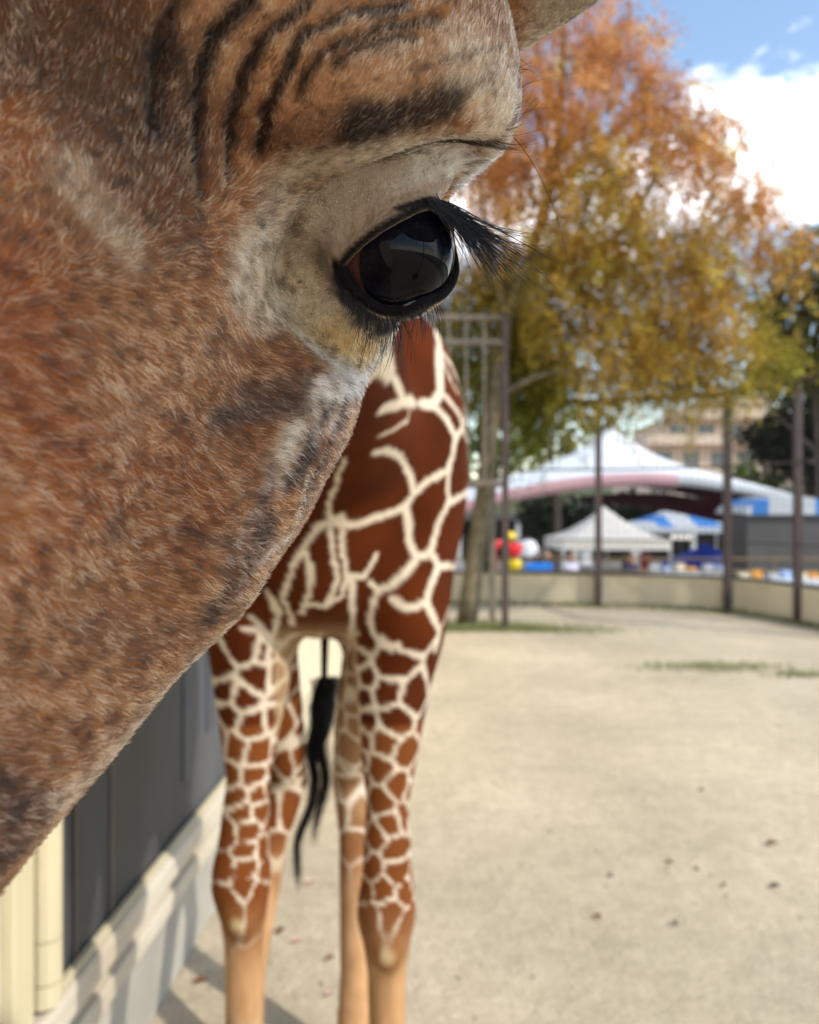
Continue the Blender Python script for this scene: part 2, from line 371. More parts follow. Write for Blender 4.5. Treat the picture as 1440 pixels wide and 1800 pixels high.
# ------------------------------------------------------------------ mesh the giraffe: fine grid round the head, coarser one for neck and body, bridged into one skin
CUT = .74
ew = EYE_W
hx = grid_axis(-.50, .26, ew[0]-.055, ew[0]+.06, .0042, .0015)
hy = grid_axis(.02, CUT, ew[1]-.05, ew[1]+.05, .0042, .0015)
hz = grid_axis(1.50, 2.36, ew[2]-.05, ew[2]+.075, .0042, .0015)
HV, HF = surface_nets(hx, hy, hz, sd_head_world)
h = .0092
bV, bF = surface_nets(np.arange(-.70, .25, h), np.arange(CUT + .012, 3.22, h), np.arange(.005, 2.52, h), sd_body)
bV = smooth_verts(bV, bF, 2)
def largest(v, f):
    # keep the biggest connected piece
    lab = np.arange(len(v))
    while True:
        m = lab[f].min(1); new = lab.copy()
        for k in range(f.shape[1]): np.minimum.at(new, f[:, k], m)
        new = new[new]
        if (new == lab).all(): break
        lab = new
    u, c = np.unique(lab, return_counts=True); keep = lab == u[c.argmax()]
    mp_ = np.cumsum(keep) - 1; f = f[keep[f[:, 0]]]; return v[keep], mp_[f]
HV, HF = largest(HV, HF); bV, bF = largest(bV, bF)
HN = vnormals(HV, HF)
# coat markings, with crease and fold shading painted in: strokes on the face (head frame, metres) and the pale net on the body (world, metres)
FACE = [
 ([(.153, .02, .032), (.155, .021, .029), (.158, .022, .027), (.159, .023, .025), (.162, .025, .022), (.164, .026, .02), (.165, .027, .018), (.166, .028, .015), (.167, .029, .013), (.168, .029, .01), (.169, .031, .009), (.17, .032, .006), (.169, .033, .003), (.169, .035, -.0), (.169, .036, -.003), (.169, .038, -.006)], .0233, (140, 68, 28), .5, 1.2),
 ([(.185, .039, -.023), (.182, .04, -.023), (.178, .04, -.024), (.174, .041, -.025), (.17, .042, -.025), (.165, .042, -.027), (.16, .043, -.028), (.156, .044, -.028), (.152, .045, -.028), (.147, .045, -.028), (.142, .045, -.027), (.137, .046, -.027), (.133, .047, -.025), (.127, .047, -.026)], .0174, (150, 84, 44), .45, 1.2),
 ([(.092, .007, .077), (.093, .004, .076), (.094, .0, .076), (.094, .004, .075), (.094, .007, .074), (.094, .01, .073), (.094, .012, .071), (.093, .015, .07), (.092, .018, .069), (.091, .02, .067), (.089, .022, .065), (.088, .024, .064), (.086, .027, .062), (.084, .029, .06)], .0385, (66, 44, 32), .85, 1.0),
 ([(.11, .018, .054), (.109, .02, .052), (.108, .023, .05), (.107, .025, .048), (.106, .027, .046), (.104, .03, .044), (.103, .032, .041), (.102, .033, .039), (.102, .035, .036), (.101, .036, .034), (.099, .038, .031), (.099, .039, .028), (.097, .041, .025)], .0144, (84, 58, 44), .5, 1.2),
 ([(.116, .002, .057), (.119, .001, .055), (.122, .005, .054), (.124, .008, .052), (.126, .01, .05)], .0102, (135, 74, 40), .6, 1.2),
 ([(.121, .019, .048), (.121, .021, .046), (.121, .023, .044), (.121, .024, .042), (.121, .026, .04), (.121, .027, .038), (.121, .029, .035), (.121, .031, .033), (.12, .032, .03), (.119, .034, .028)], .0106, (172, 146, 120), .6, 1.2),
 ([(.064, .046, .078), (.063, .049, .078), (.062, .053, .077), (.061, .056, .077), (.061, .059, .077), (.06, .062, .077), (.06, .066, .076), (.058, .069, .077), (.057, .073, .077), (.055, .076, .078), (.052, .08, .078), (.048, .083, .078), (.043, .086, .078), (.039, .089, .078), (.035, .092, .077), (.03, .096, .077), (.026, .099, .076), (.021, .103, .076), (.016, .107, .075), (.01, .11, .075)], .0287, (166, 122, 88), .85, .9),
 ([(.071, .042, .049), (.069, .045, .047), (.066, .047, .045), (.063, .049, .042), (.06, .051, .04), (.056, .053, .036), (.051, .054, .033)], .0198, (120, 80, 55), .6, 1.0),
 ([(-.018, .115, .081), (-.011, .116, .078), (-.006, .117, .075), (-.003, .118, .071)], .0101, (165, 128, 98), .7, .9),
 ([(-.0, .118, .064), (-.001, .119, .06), (-.003, .12, .056), (-.009, .12, .051), (-.02, .119, .044), (-.029, .117, .037), (-.034, .115, .03)], .0127, (205, 190, 175), .9, .9),
 ([(.004, .083, .035), (-.0, .087, .036), (-.005, .091, .037), (-.009, .095, .038), (-.018, .099, .036), (-.028, .103, .033), (-.035, .108, .031), (-.04, .111, .026), (-.042, .108, .027)], .0135, (205, 200, 195), .9, .8),
 ([(.048, .065, .04), (.045, .068, .04), (.042, .071, .04), (.04, .074, .041), (.035, .077, .041), (.038, .081, .043), (.022, .082, .04), (.009, .083, .038)], .0115, (150, 130, 112), .8, .9),
 ([(.051, .054, .033), (.043, .054, .026), (.023, .05, .015), (.019, .051, .009), (.016, .05, .003), (.011, .049, -.004), (.01, .05, -.01), (.012, .052, -.014), (.013, .054, -.018), (.013, .057, -.022), (.014, .059, -.026)], .0206, (158, 138, 118), .8, .9),
 ([(.064, .048, .008), (.057, .049, .002), (.036, .045, -.011), (.028, .046, -.017), (.024, .049, -.023), (.023, .052, -.027), (.022, .056, -.031), (.022, .06, -.034), (.025, .065, -.036), (.026, .069, -.039), (.019, .072, -.042), (.014, .076, -.045), (.008, .08, -.047), (.001, .083, -.051), (-.006, .086, -.049), (-.009, .089, -.045), (-.011, .093, -.041), (.011, .1, -.026)], .0269, (214, 196, 174), .88, .9),
 ([(.063, .075, -.034), (.056, .078, -.035), (.045, .079, -.039), (.026, .079, -.047), (.013, .081, -.051), (.003, .083, -.052), (-.002, .085, -.05), (-.006, .088, -.048), (-.009, .092, -.045), (-.011, .088, -.04)], .0099, (196, 184, 172), .9, .8),
 ([(.016, .046, -.016), (.016, .049, -.02), (.016, .052, -.025), (.017, .055, -.029), (.016, .059, -.032), (.014, .063, -.035), (.014, .067, -.037), (.012, .073, -.039), (.007, .079, -.043)], .0142, (196, 158, 90), .75, 1.0),
 ([(.054, .063, .043), (.053, .066, .044), (.052, .069, .045), (.05, .073, .046), (.047, .076, .046), (.044, .079, .046), (.04, .081, .047), (.037, .085, .047), (.031, .087, .047), (.029, .091, .048), (.023, .093, .048), (.019, .097, .048), (-.002, .097, .045), (-.006, .101, .045), (-.003, .106, .047), (.006, .111, .051)], .0127, (188, 170, 150), .85, 1.0),
 ([(.02, .104, .075), (.017, .107, .073), (.013, .11, .07), (.009, .113, .067), (.005, .116, .065), (.003, .117, .06), (-.001, .119, .055), (-.008, .12, .05)], .0197, (198, 174, 150), .75, 1.0),
 ([(.061, .061, .051), (.06, .064, .052), (.06, .067, .053), (.058, .071, .054), (.057, .074, .055), (.056, .077, .056), (.054, .08, .057), (.05, .083, .057)], .0141, (96, 76, 66), .6, 1.3),
 ([(.017, .061, .009), (.016, .06, .003), (.012, .059, -.004), (.014, .062, -.008), (.015, .065, -.013)], .0068, (84, 76, 72), .6, 1.0),
 ([(.055, .079, .057), (.052, .082, .058), (.047, .085, .058), (.042, .088, .059), (.038, .091, .06), (.034, .094, .061), (.03, .097, .062), (.026, .101, .063)], .0121, (24, 20, 22), .9, 1.3),
 ([(.017, .061, .011), (.017, .062, .015), (.017, .062, .019), (.016, .063, .023), (.015, .066, .025), (.014, .069, .027), (.012, .072, .029), (.01, .076, .03), (.007, .079, .032), (.004, .083, .033)], .0128, (168, 152, 138), .85, .9),
 ([(-.045, .104, .018), (-.044, .104, .023), (-.042, .108, .027)], .0098, (206, 200, 194), .9, .8),
 ([(.051, .049, .014), (.032, .045, .003), (.025, .045, -.004), (.015, .044, -.012), (.014, .047, -.017), (.015, .051, -.021), (.015, .054, -.025)], .0161, (182, 164, 144), .7, 1.0),
 ([(.024, .103, .066), (.02, .106, .067), (.016, .109, .069), (.01, .111, .07)], .0038, (70, 55, 50), .5, 1.0),
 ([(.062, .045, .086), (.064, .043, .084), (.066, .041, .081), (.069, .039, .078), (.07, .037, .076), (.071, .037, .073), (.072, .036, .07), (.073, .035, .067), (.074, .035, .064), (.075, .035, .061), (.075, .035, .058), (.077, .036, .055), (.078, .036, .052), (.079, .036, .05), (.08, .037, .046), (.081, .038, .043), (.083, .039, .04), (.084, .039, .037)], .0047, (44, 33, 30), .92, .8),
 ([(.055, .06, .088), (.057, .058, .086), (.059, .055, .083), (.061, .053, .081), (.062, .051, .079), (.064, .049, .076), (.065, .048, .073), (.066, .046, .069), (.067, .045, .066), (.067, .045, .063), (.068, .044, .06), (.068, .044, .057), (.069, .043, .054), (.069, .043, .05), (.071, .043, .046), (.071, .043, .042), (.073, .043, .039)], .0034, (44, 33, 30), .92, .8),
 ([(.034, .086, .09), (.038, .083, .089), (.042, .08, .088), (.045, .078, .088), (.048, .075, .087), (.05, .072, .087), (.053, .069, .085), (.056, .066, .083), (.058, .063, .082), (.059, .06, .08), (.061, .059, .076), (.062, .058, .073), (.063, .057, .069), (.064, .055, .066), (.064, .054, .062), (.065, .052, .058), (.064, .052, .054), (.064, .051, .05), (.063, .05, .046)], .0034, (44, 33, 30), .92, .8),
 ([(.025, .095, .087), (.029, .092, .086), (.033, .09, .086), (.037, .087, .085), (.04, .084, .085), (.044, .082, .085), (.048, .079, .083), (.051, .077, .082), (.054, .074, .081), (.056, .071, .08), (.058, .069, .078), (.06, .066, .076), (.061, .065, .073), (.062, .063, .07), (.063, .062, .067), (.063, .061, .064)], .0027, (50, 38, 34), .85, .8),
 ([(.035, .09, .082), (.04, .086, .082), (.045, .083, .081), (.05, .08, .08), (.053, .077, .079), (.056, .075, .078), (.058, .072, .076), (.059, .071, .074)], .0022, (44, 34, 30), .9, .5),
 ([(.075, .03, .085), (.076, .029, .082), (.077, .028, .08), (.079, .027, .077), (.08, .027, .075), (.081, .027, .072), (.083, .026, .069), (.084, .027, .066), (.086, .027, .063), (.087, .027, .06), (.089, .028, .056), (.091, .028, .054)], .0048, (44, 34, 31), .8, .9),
 ([(.002, .112, .079), (.008, .109, .078), (.014, .106, .078), (.019, .104, .077), (.024, .101, .077), (.029, .097, .075), (.034, .094, .074), (.039, .091, .073)], .0022, (80, 60, 50), .6, .8),
 ([(.014, .087, .022), (.011, .091, .024), (.005, .095, .025), (-.013, .098, .02), (-.008, .105, .022), (-.01, .104, .017), (-.011, .105, .016)], .0031, (26, 26, 32), .95, .6),
 ([(.018, .066, -.004), (.019, .068, -.008), (.018, .07, -.012), (.018, .073, -.017), (.013, .076, -.023)], .0054, (48, 44, 46), .85, .8),
 ([(.019, .069, -.01), (.019, .072, -.013), (.018, .076, -.018), (.012, .078, -.024), (.009, .084, -.026), (-.003, .088, -.033), (.014, .095, -.02), (.018, .101, -.014)], .0119, (32, 33, 42), .95, .6),
 ([(.087, .055, -.027), (.083, .059, -.028), (.078, .063, -.029), (.074, .065, -.029), (.07, .067, -.029), (.065, .069, -.029)], .0089, (92, 72, 62), .6, 1.0),
 ([(.103, .052, -.029), (.098, .054, -.03), (.093, .057, -.032), (.089, .06, -.032), (.085, .063, -.033), (.081, .067, -.034), (.077, .07, -.035), (.072, .073, -.036), (.066, .076, -.039), (.06, .079, -.039), (.053, .081, -.04), (.044, .083, -.043)], .0069, (66, 54, 52), .75, .8),
 ([(.053, .082, -.042), (.059, .08, -.042), (.065, .079, -.041), (.071, .077, -.041), (.076, .076, -.043), (.081, .075, -.044), (.086, .073, -.045), (.091, .073, -.047), (.097, .072, -.049)], .0124, (172, 150, 130), .7, 1.0),
 ([(.079, .073, -.04), (.082, .073, -.042), (.086, .072, -.043), (.09, .072, -.045)], .0049, (206, 192, 178), .7, .9),
 ([(-.002, .085, -.051), (.006, .083, -.052), (.016, .082, -.052), (.036, .082, -.046), (.052, .081, -.04), (.059, .078, -.038)], .0052, (214, 200, 186), .9, .7),
 ([(.053, .084, -.048), (.055, .084, -.053), (.057, .084, -.058), (.056, .083, -.065), (.063, .084, -.067), (.067, .083, -.07), (.072, .082, -.073), (.078, .082, -.074), (.082, .081, -.078), (.088, .08, -.079), (.091, .079, -.082), (.097, .079, -.082), (.102, .078, -.084)], .0058, (112, 88, 78), .8, .8),  # cheek folds from here: their dark and pale sides are put into the colour
 ([(.057, .08, -.039), (.061, .079, -.041), (.067, .079, -.042), (.071, .078, -.044), (.076, .077, -.045), (.08, .077, -.048), (.085, .077, -.05), (.089, .076, -.053), (.093, .076, -.055)], .0027, (66, 54, 54), .85, .6),
 ([(.048, .083, -.042), (.053, .083, -.045), (.058, .083, -.048), (.062, .082, -.05), (.067, .082, -.053), (.072, .082, -.056), (.076, .081, -.059), (.081, .08, -.063), (.086, .08, -.066), (.088, .079, -.07), (.089, .078, -.075)], .0032, (52, 43, 44), .9, .6),
 ([(.079, .079, -.051), (.084, .078, -.053), (.09, .077, -.055), (.095, .076, -.056)], .0074, (62, 42, 32), .95, .6),
 ([(.1, .071, -.049), (.105, .071, -.052), (.11, .071, -.054), (.114, .071, -.056), (.118, .07, -.057), (.122, .07, -.058), (.128, .07, -.059), (.131, .069, -.062), (.136, .068, -.063)], .0046, (92, 74, 68), .7, .9),
 ([(.095, .078, -.063), (.101, .077, -.063), (.106, .075, -.064)], .0089, (146, 88, 42), .85, .8),
 ([(.084, .079, -.058), (.087, .079, -.062), (.089, .079, -.067), (.092, .078, -.071), (.092, .076, -.079), (.104, .077, -.074), (.111, .076, -.072), (.116, .075, -.072), (.122, .074, -.071)], .0027, (226, 214, 202), .9, .5),
 ([(.11, .074, -.063), (.114, .074, -.064), (.119, .073, -.066), (.124, .073, -.067), (.128, .073, -.068), (.131, .072, -.07), (.134, .071, -.071), (.138, .07, -.073), (.141, .068, -.075), (.144, .067, -.077)], .0095, (72, 52, 43), .85, .8),
 ([(.116, .073, -.064)], .0054, (38, 30, 32), .8, .8),
 ([(.101, .079, -.085), (.106, .078, -.085), (.111, .077, -.085), (.115, .076, -.086)], .0046, (120, 96, 84), .7, .9),
 ([(.114, .077, -.086), (.119, .076, -.086), (.123, .074, -.087), (.127, .072, -.088), (.131, .07, -.089), (.133, .069, -.092), (.135, .067, -.095), (.139, .066, -.096), (.142, .065, -.099)], .0047, (190, 164, 140), .7, .8),
 ([(.127, .053, -.037), (.126, .054, -.04), (.126, .057, -.043), (.125, .059, -.045), (.129, .059, -.047), (.133, .059, -.048), (.136, .058, -.049)], .0108, (126, 70, 32), .75, 1.0),
 ([(.141, .053, -.047), (.139, .056, -.049), (.137, .059, -.051), (.135, .062, -.053), (.133, .064, -.055), (.13, .067, -.058)], .0047, (84, 64, 56), .6, .9),
 ([(.158, .044, -.035), (.157, .045, -.039), (.157, .046, -.041)], .0056, (84, 60, 50), .5, 1.0),
 ([(.179, .045, -.056), (.176, .047, -.059), (.173, .049, -.063), (.171, .051, -.066), (.167, .053, -.07), (.165, .056, -.072), (.16, .057, -.074), (.158, .059, -.074), (.154, .061, -.074), (.151, .063, -.074)], .0086, (105, 72, 54), .5, 1.1),
 ([(.138, .067, -.096), (.142, .065, -.097), (.144, .063, -.1), (.148, .063, -.101), (.151, .061, -.102), (.156, .061, -.102), (.16, .06, -.102), (.165, .059, -.102), (.169, .058, -.102), (.173, .057, -.102), (.178, .056, -.101), (.182, .055, -.101), (.186, .054, -.102), (.189, .053, -.101), (.194, .053, -.098), (.199, .053, -.096), (.202, .052, -.095), (.205, .051, -.094), (.209, .051, -.093), (.213, .051, -.09)], .0100, (188, 156, 128), .75, .9),
 ([(.148, .06, -.098), (.152, .059, -.098), (.156, .058, -.099), (.162, .058, -.097), (.166, .056, -.098), (.172, .056, -.095), (.177, .056, -.093), (.181, .055, -.092), (.186, .055, -.09), (.191, .055, -.089), (.193, .053, -.09)], .0061, (108, 74, 52), .65, .9),
 ([(.203, .044, -.064), (.201, .045, -.065), (.197, .046, -.066), (.194, .048, -.067), (.191, .049, -.069), (.188, .05, -.07)], .0092, (160, 106, 66), .5, 1.1),
 ([(.231, .049, -.084), (.228, .05, -.085), (.224, .05, -.087), (.221, .05, -.088), (.217, .051, -.089), (.22, .05, -.083), (.221, .049, -.079), (.223, .048, -.075), (.223, .046, -.072)], .0130, (78, 52, 42), .8, 1.0),
]
RETIC = [
 ([(-.051, 1.466, 1.993), (-.037, 1.5, 2.002), (-.023, 1.556, 2.014), (-.008, 1.625, 2.029), (.011, 1.75, 2.043), (.033, 1.903, 2.061), (.054, 1.926, 2.061), (.064, 1.94, 2.077), (.073, 1.955, 2.094), (.074, 1.964, 2.116), (.074, 1.972, 2.138), (.074, 1.979, 2.156), (.073, 1.991, 2.175), (.073, 2.002, 2.195), (.073, 2.018, 2.215)], .0283),
 ([(-.008, 1.625, 2.029), (-.015, 1.563, 2.034), (-.021, 1.501, 2.038), (-.026, 1.43, 2.04), (-.034, 1.362, 2.042), (-.041, 1.3, 2.044), (-.048, 1.248, 2.046), (-.054, 1.196, 2.047)], .0207),
 ([(.073, 2.018, 2.215), (.07, 2.045, 2.245), (.067, 2.085, 2.279), (.062, 2.086, 2.297), (.042, 2.091, 2.303), (.031, 2.09, 2.311)], .0254),
 ([(.073, 2.018, 2.215), (.083, 2.021, 2.202), (.093, 2.031, 2.189), (.104, 2.05, 2.178), (.111, 2.053, 2.162), (.12, 2.072, 2.149), (.128, 2.086, 2.135), (.134, 2.078, 2.112), (.142, 2.084, 2.09), (.141, 2.083, 2.07), (.139, 2.07, 2.048), (.136, 2.042, 2.025)], .0186),
 ([(.08, 2.003, 2.18), (.088, 2.003, 2.162), (.097, 2.007, 2.144), (.106, 2.013, 2.124), (.116, 2.028, 2.104)], .0096),
 ([(.073, 1.956, 2.099), (.087, 1.968, 2.085), (.101, 1.98, 2.071), (.113, 1.998, 2.058), (.127, 2.021, 2.044), (.132, 2.024, 2.018)], .0158),
 ([(.054, 1.926, 2.061), (.066, 1.935, 2.051), (.077, 1.943, 2.041), (.089, 1.956, 2.032), (.1, 1.966, 2.012), (.111, 1.977, 1.992), (.108, 1.971, 1.971), (.105, 1.966, 1.949), (.097, 1.955, 1.928), (.088, 1.945, 1.907), (.067, 1.926, 1.895), (.046, 1.908, 1.885), (.034, 1.9, 1.874), (.022, 1.893, 1.864), (.011, 1.886, 1.854), (-.004, 1.882, 1.834)], .0185),
 ([(.132, 2.024, 2.018), (.114, 1.982, 1.992)], .0181),
 ([(.132, 2.024, 2.018), (.138, 2.044, 2.002), (.145, 2.072, 1.986), (.15, 2.083, 1.969), (.151, 2.082, 1.949), (.153, 2.089, 1.93), (.154, 2.088, 1.911), (.156, 2.086, 1.891), (.15, 2.086, 1.864)], .0122),
 ([(.15, 2.086, 1.864), (.133, 2.03, 1.853), (.117, 1.994, 1.843), (.094, 1.961, 1.835)], .0192),
 ([(.099, 1.958, 1.938), (.097, 1.956, 1.921), (.095, 1.953, 1.904), (.093, 1.952, 1.886), (.093, 1.955, 1.869), (.094, 1.958, 1.852), (.094, 1.961, 1.835)], .0156),
 ([(.094, 1.961, 1.835), (.084, 1.954, 1.814), (.073, 1.948, 1.793), (.068, 1.947, 1.778), (.063, 1.946, 1.762), (.057, 1.945, 1.747), (.054, 1.943, 1.731), (.05, 1.94, 1.716)], .0196),
 ([(.05, 1.94, 1.716), (.033, 1.929, 1.709), (.016, 1.921, 1.702), (.01, 1.918, 1.72), (.003, 1.913, 1.738), (.001, 1.908, 1.761), (-.002, 1.899, 1.783), (-.004, 1.891, 1.804), (-.007, 1.883, 1.824)], .0193),
 ([(-.004, 1.882, 1.834), (-.014, 1.879, 1.819), (-.032, 1.867, 1.812), (-.049, 1.854, 1.806), (-.065, 1.838, 1.8), (-.082, 1.827, 1.794), (-.097, 1.818, 1.789), (-.113, 1.81, 1.785), (-.129, 1.803, 1.78), (-.142, 1.794, 1.783), (-.156, 1.788, 1.787), (-.169, 1.781, 1.79)], .0213),
 ([(-.068, 1.62, 1.927), (-.048, 1.65, 1.936), (-.035, 1.693, 1.932), (-.022, 1.743, 1.929), (-.015, 1.783, 1.919), (-.007, 1.825, 1.909), (.001, 1.861, 1.897), (.004, 1.875, 1.878), (.008, 1.883, 1.859)], .0199),
 ([(.001, 1.694, 2.02), (-.004, 1.697, 1.998), (-.017, 1.649, 1.986), (-.03, 1.621, 1.976), (-.044, 1.595, 1.965), (-.058, 1.58, 1.955)], .0104),
 ([(.05, 1.94, 1.716), (.059, 1.95, 1.7), (.068, 1.959, 1.684), (.09, 1.99, 1.679), (.115, 2.058, 1.672), (.122, 2.074, 1.689), (.128, 2.078, 1.707), (.134, 2.089, 1.725), (.14, 2.087, 1.744), (.147, 2.087, 1.762), (.153, 2.088, 1.781), (.154, 2.087, 1.8), (.154, 2.087, 1.82), (.155, 2.09, 1.839), (.156, 2.088, 1.858)], .0188),
 ([(.068, 1.958, 1.679), (.063, 1.952, 1.664), (.057, 1.945, 1.649), (.052, 1.938, 1.634), (.044, 1.931, 1.614), (.036, 1.927, 1.594), (.016, 1.915, 1.59), (-.004, 1.91, 1.586), (-.022, 1.909, 1.596), (-.04, 1.911, 1.606)], .0215),
 ([(.016, 1.921, 1.702), (.003, 1.915, 1.684), (-.009, 1.911, 1.667), (-.021, 1.909, 1.657), (-.033, 1.909, 1.647), (-.045, 1.91, 1.636), (-.06, 1.912, 1.631), (-.075, 1.913, 1.626), (-.09, 1.898, 1.647)], .0193),
 ([(-.075, 1.913, 1.626), (-.081, 1.918, 1.608), (-.086, 1.925, 1.589), (-.089, 1.932, 1.565), (-.092, 1.939, 1.541), (-.082, 1.937, 1.521), (-.071, 1.933, 1.501), (-.058, 1.93, 1.494), (-.045, 1.927, 1.487), (-.025, 1.92, 1.503)], .0164),
 ([(.036, 1.927, 1.594), (.047, 1.934, 1.578), (.058, 1.948, 1.56), (.066, 1.958, 1.544), (.074, 1.977, 1.525), (.071, 1.979, 1.509), (.067, 1.981, 1.493), (.064, 1.982, 1.477)], .0209),
 ([(.074, 1.977, 1.525), (.082, 1.993, 1.541), (.09, 2.009, 1.556), (.098, 2.029, 1.572)], .0096),
 ([(-.169, 1.726, 1.832), (-.172, 1.754, 1.815), (-.173, 1.773, 1.797), (-.175, 1.786, 1.779), (-.176, 1.796, 1.761), (-.173, 1.804, 1.744), (-.17, 1.812, 1.727), (-.167, 1.82, 1.71), (-.164, 1.829, 1.692), (-.163, 1.837, 1.677), (-.161, 1.846, 1.662), (-.169, 1.854, 1.641), (-.177, 1.865, 1.621), (-.185, 1.87, 1.608), (-.194, 1.877, 1.595)], .0135),
 ([(-.132, 1.859, 1.661), (-.132, 1.872, 1.641), (-.132, 1.884, 1.621), (-.132, 1.901, 1.601), (-.132, 1.922, 1.579)], .0200),
 ([(-.132, 1.859, 1.661), (-.118, 1.868, 1.66), (-.104, 1.879, 1.659), (-.094, 1.878, 1.674), (-.084, 1.877, 1.689), (-.076, 1.872, 1.714)], .0139),
 ([(-.314, 1.883, 1.614), (-.308, 1.892, 1.598), (-.302, 1.903, 1.581), (-.309, 1.922, 1.562), (-.314, 1.934, 1.544), (-.319, 1.941, 1.525), (-.329, 1.941, 1.505), (-.334, 1.942, 1.489), (-.339, 1.943, 1.473)], .0144),
 ([(-.39, 1.914, 1.534), (-.375, 1.915, 1.534), (-.361, 1.919, 1.534), (-.345, 1.929, 1.52), (-.329, 1.941, 1.505), (-.313, 1.957, 1.497), (-.298, 1.978, 1.489)], .0153),
 ([(-.132, 1.922, 1.579), (-.135, 1.94, 1.56), (-.138, 1.959, 1.54), (-.141, 1.981, 1.52)], .0134),
 ([(-.169, 1.781, 1.79), (-.193, 1.779, 1.785), (-.203, 1.783, 1.776)], .0142),
 ([(-.169, 1.726, 1.832), (-.16, 1.699, 1.846), (-.152, 1.672, 1.86), (-.144, 1.646, 1.874), (-.138, 1.617, 1.887), (-.133, 1.595, 1.901), (-.129, 1.574, 1.913)], .0114),
 ([(-.148, 1.777, 1.804), (-.165, 1.779, 1.794), (-.181, 1.781, 1.785), (-.198, 1.784, 1.775), (-.211, 1.79, 1.761), (-.223, 1.796, 1.747), (-.235, 1.802, 1.732), (-.243, 1.81, 1.716), (-.252, 1.817, 1.7), (-.26, 1.826, 1.683), (-.267, 1.836, 1.666), (-.274, 1.845, 1.649), (-.281, 1.857, 1.631), (-.289, 1.873, 1.612)], .0138),
 ([(-.235, 1.802, 1.732), (-.23, 1.809, 1.716), (-.224, 1.816, 1.7), (-.218, 1.824, 1.683), (-.22, 1.832, 1.666), (-.222, 1.84, 1.648), (-.225, 1.851, 1.63), (-.233, 1.862, 1.613), (-.241, 1.875, 1.595), (-.249, 1.891, 1.576)], .0140),
 ([(-.148, 1.777, 1.804), (-.148, 1.791, 1.787), (-.148, 1.801, 1.769), (-.148, 1.81, 1.752), (-.148, 1.818, 1.734), (-.146, 1.826, 1.718), (-.144, 1.833, 1.702), (-.143, 1.841, 1.685), (-.141, 1.85, 1.669), (-.146, 1.858, 1.651), (-.151, 1.866, 1.633), (-.156, 1.876, 1.615), (-.173, 1.876, 1.604), (-.189, 1.88, 1.593), (-.204, 1.875, 1.596), (-.219, 1.872, 1.598), (-.234, 1.87, 1.6)], .0141),
 ([(-.289, 1.873, 1.612), (-.284, 1.882, 1.596), (-.279, 1.895, 1.58), (-.277, 1.913, 1.561), (-.276, 1.937, 1.541)], .0132),
 ([(-.326, 1.879, 1.627), (-.321, 1.892, 1.606), (-.315, 1.904, 1.585), (-.31, 1.921, 1.563), (-.315, 1.933, 1.544), (-.32, 1.94, 1.525), (-.324, 1.945, 1.506)], .0147),
 ([(-.141, 1.85, 1.669), (-.123, 1.863, 1.664), (-.104, 1.878, 1.66), (-.092, 1.876, 1.68), (-.081, 1.875, 1.699)], .0130),
 ([(-.372, 1.911, 1.564), (-.359, 1.916, 1.551), (-.347, 1.924, 1.536), (-.336, 1.933, 1.521), (-.324, 1.945, 1.506), (-.329, 1.945, 1.49), (-.334, 1.947, 1.474), (-.338, 1.947, 1.458)], .0148),
]
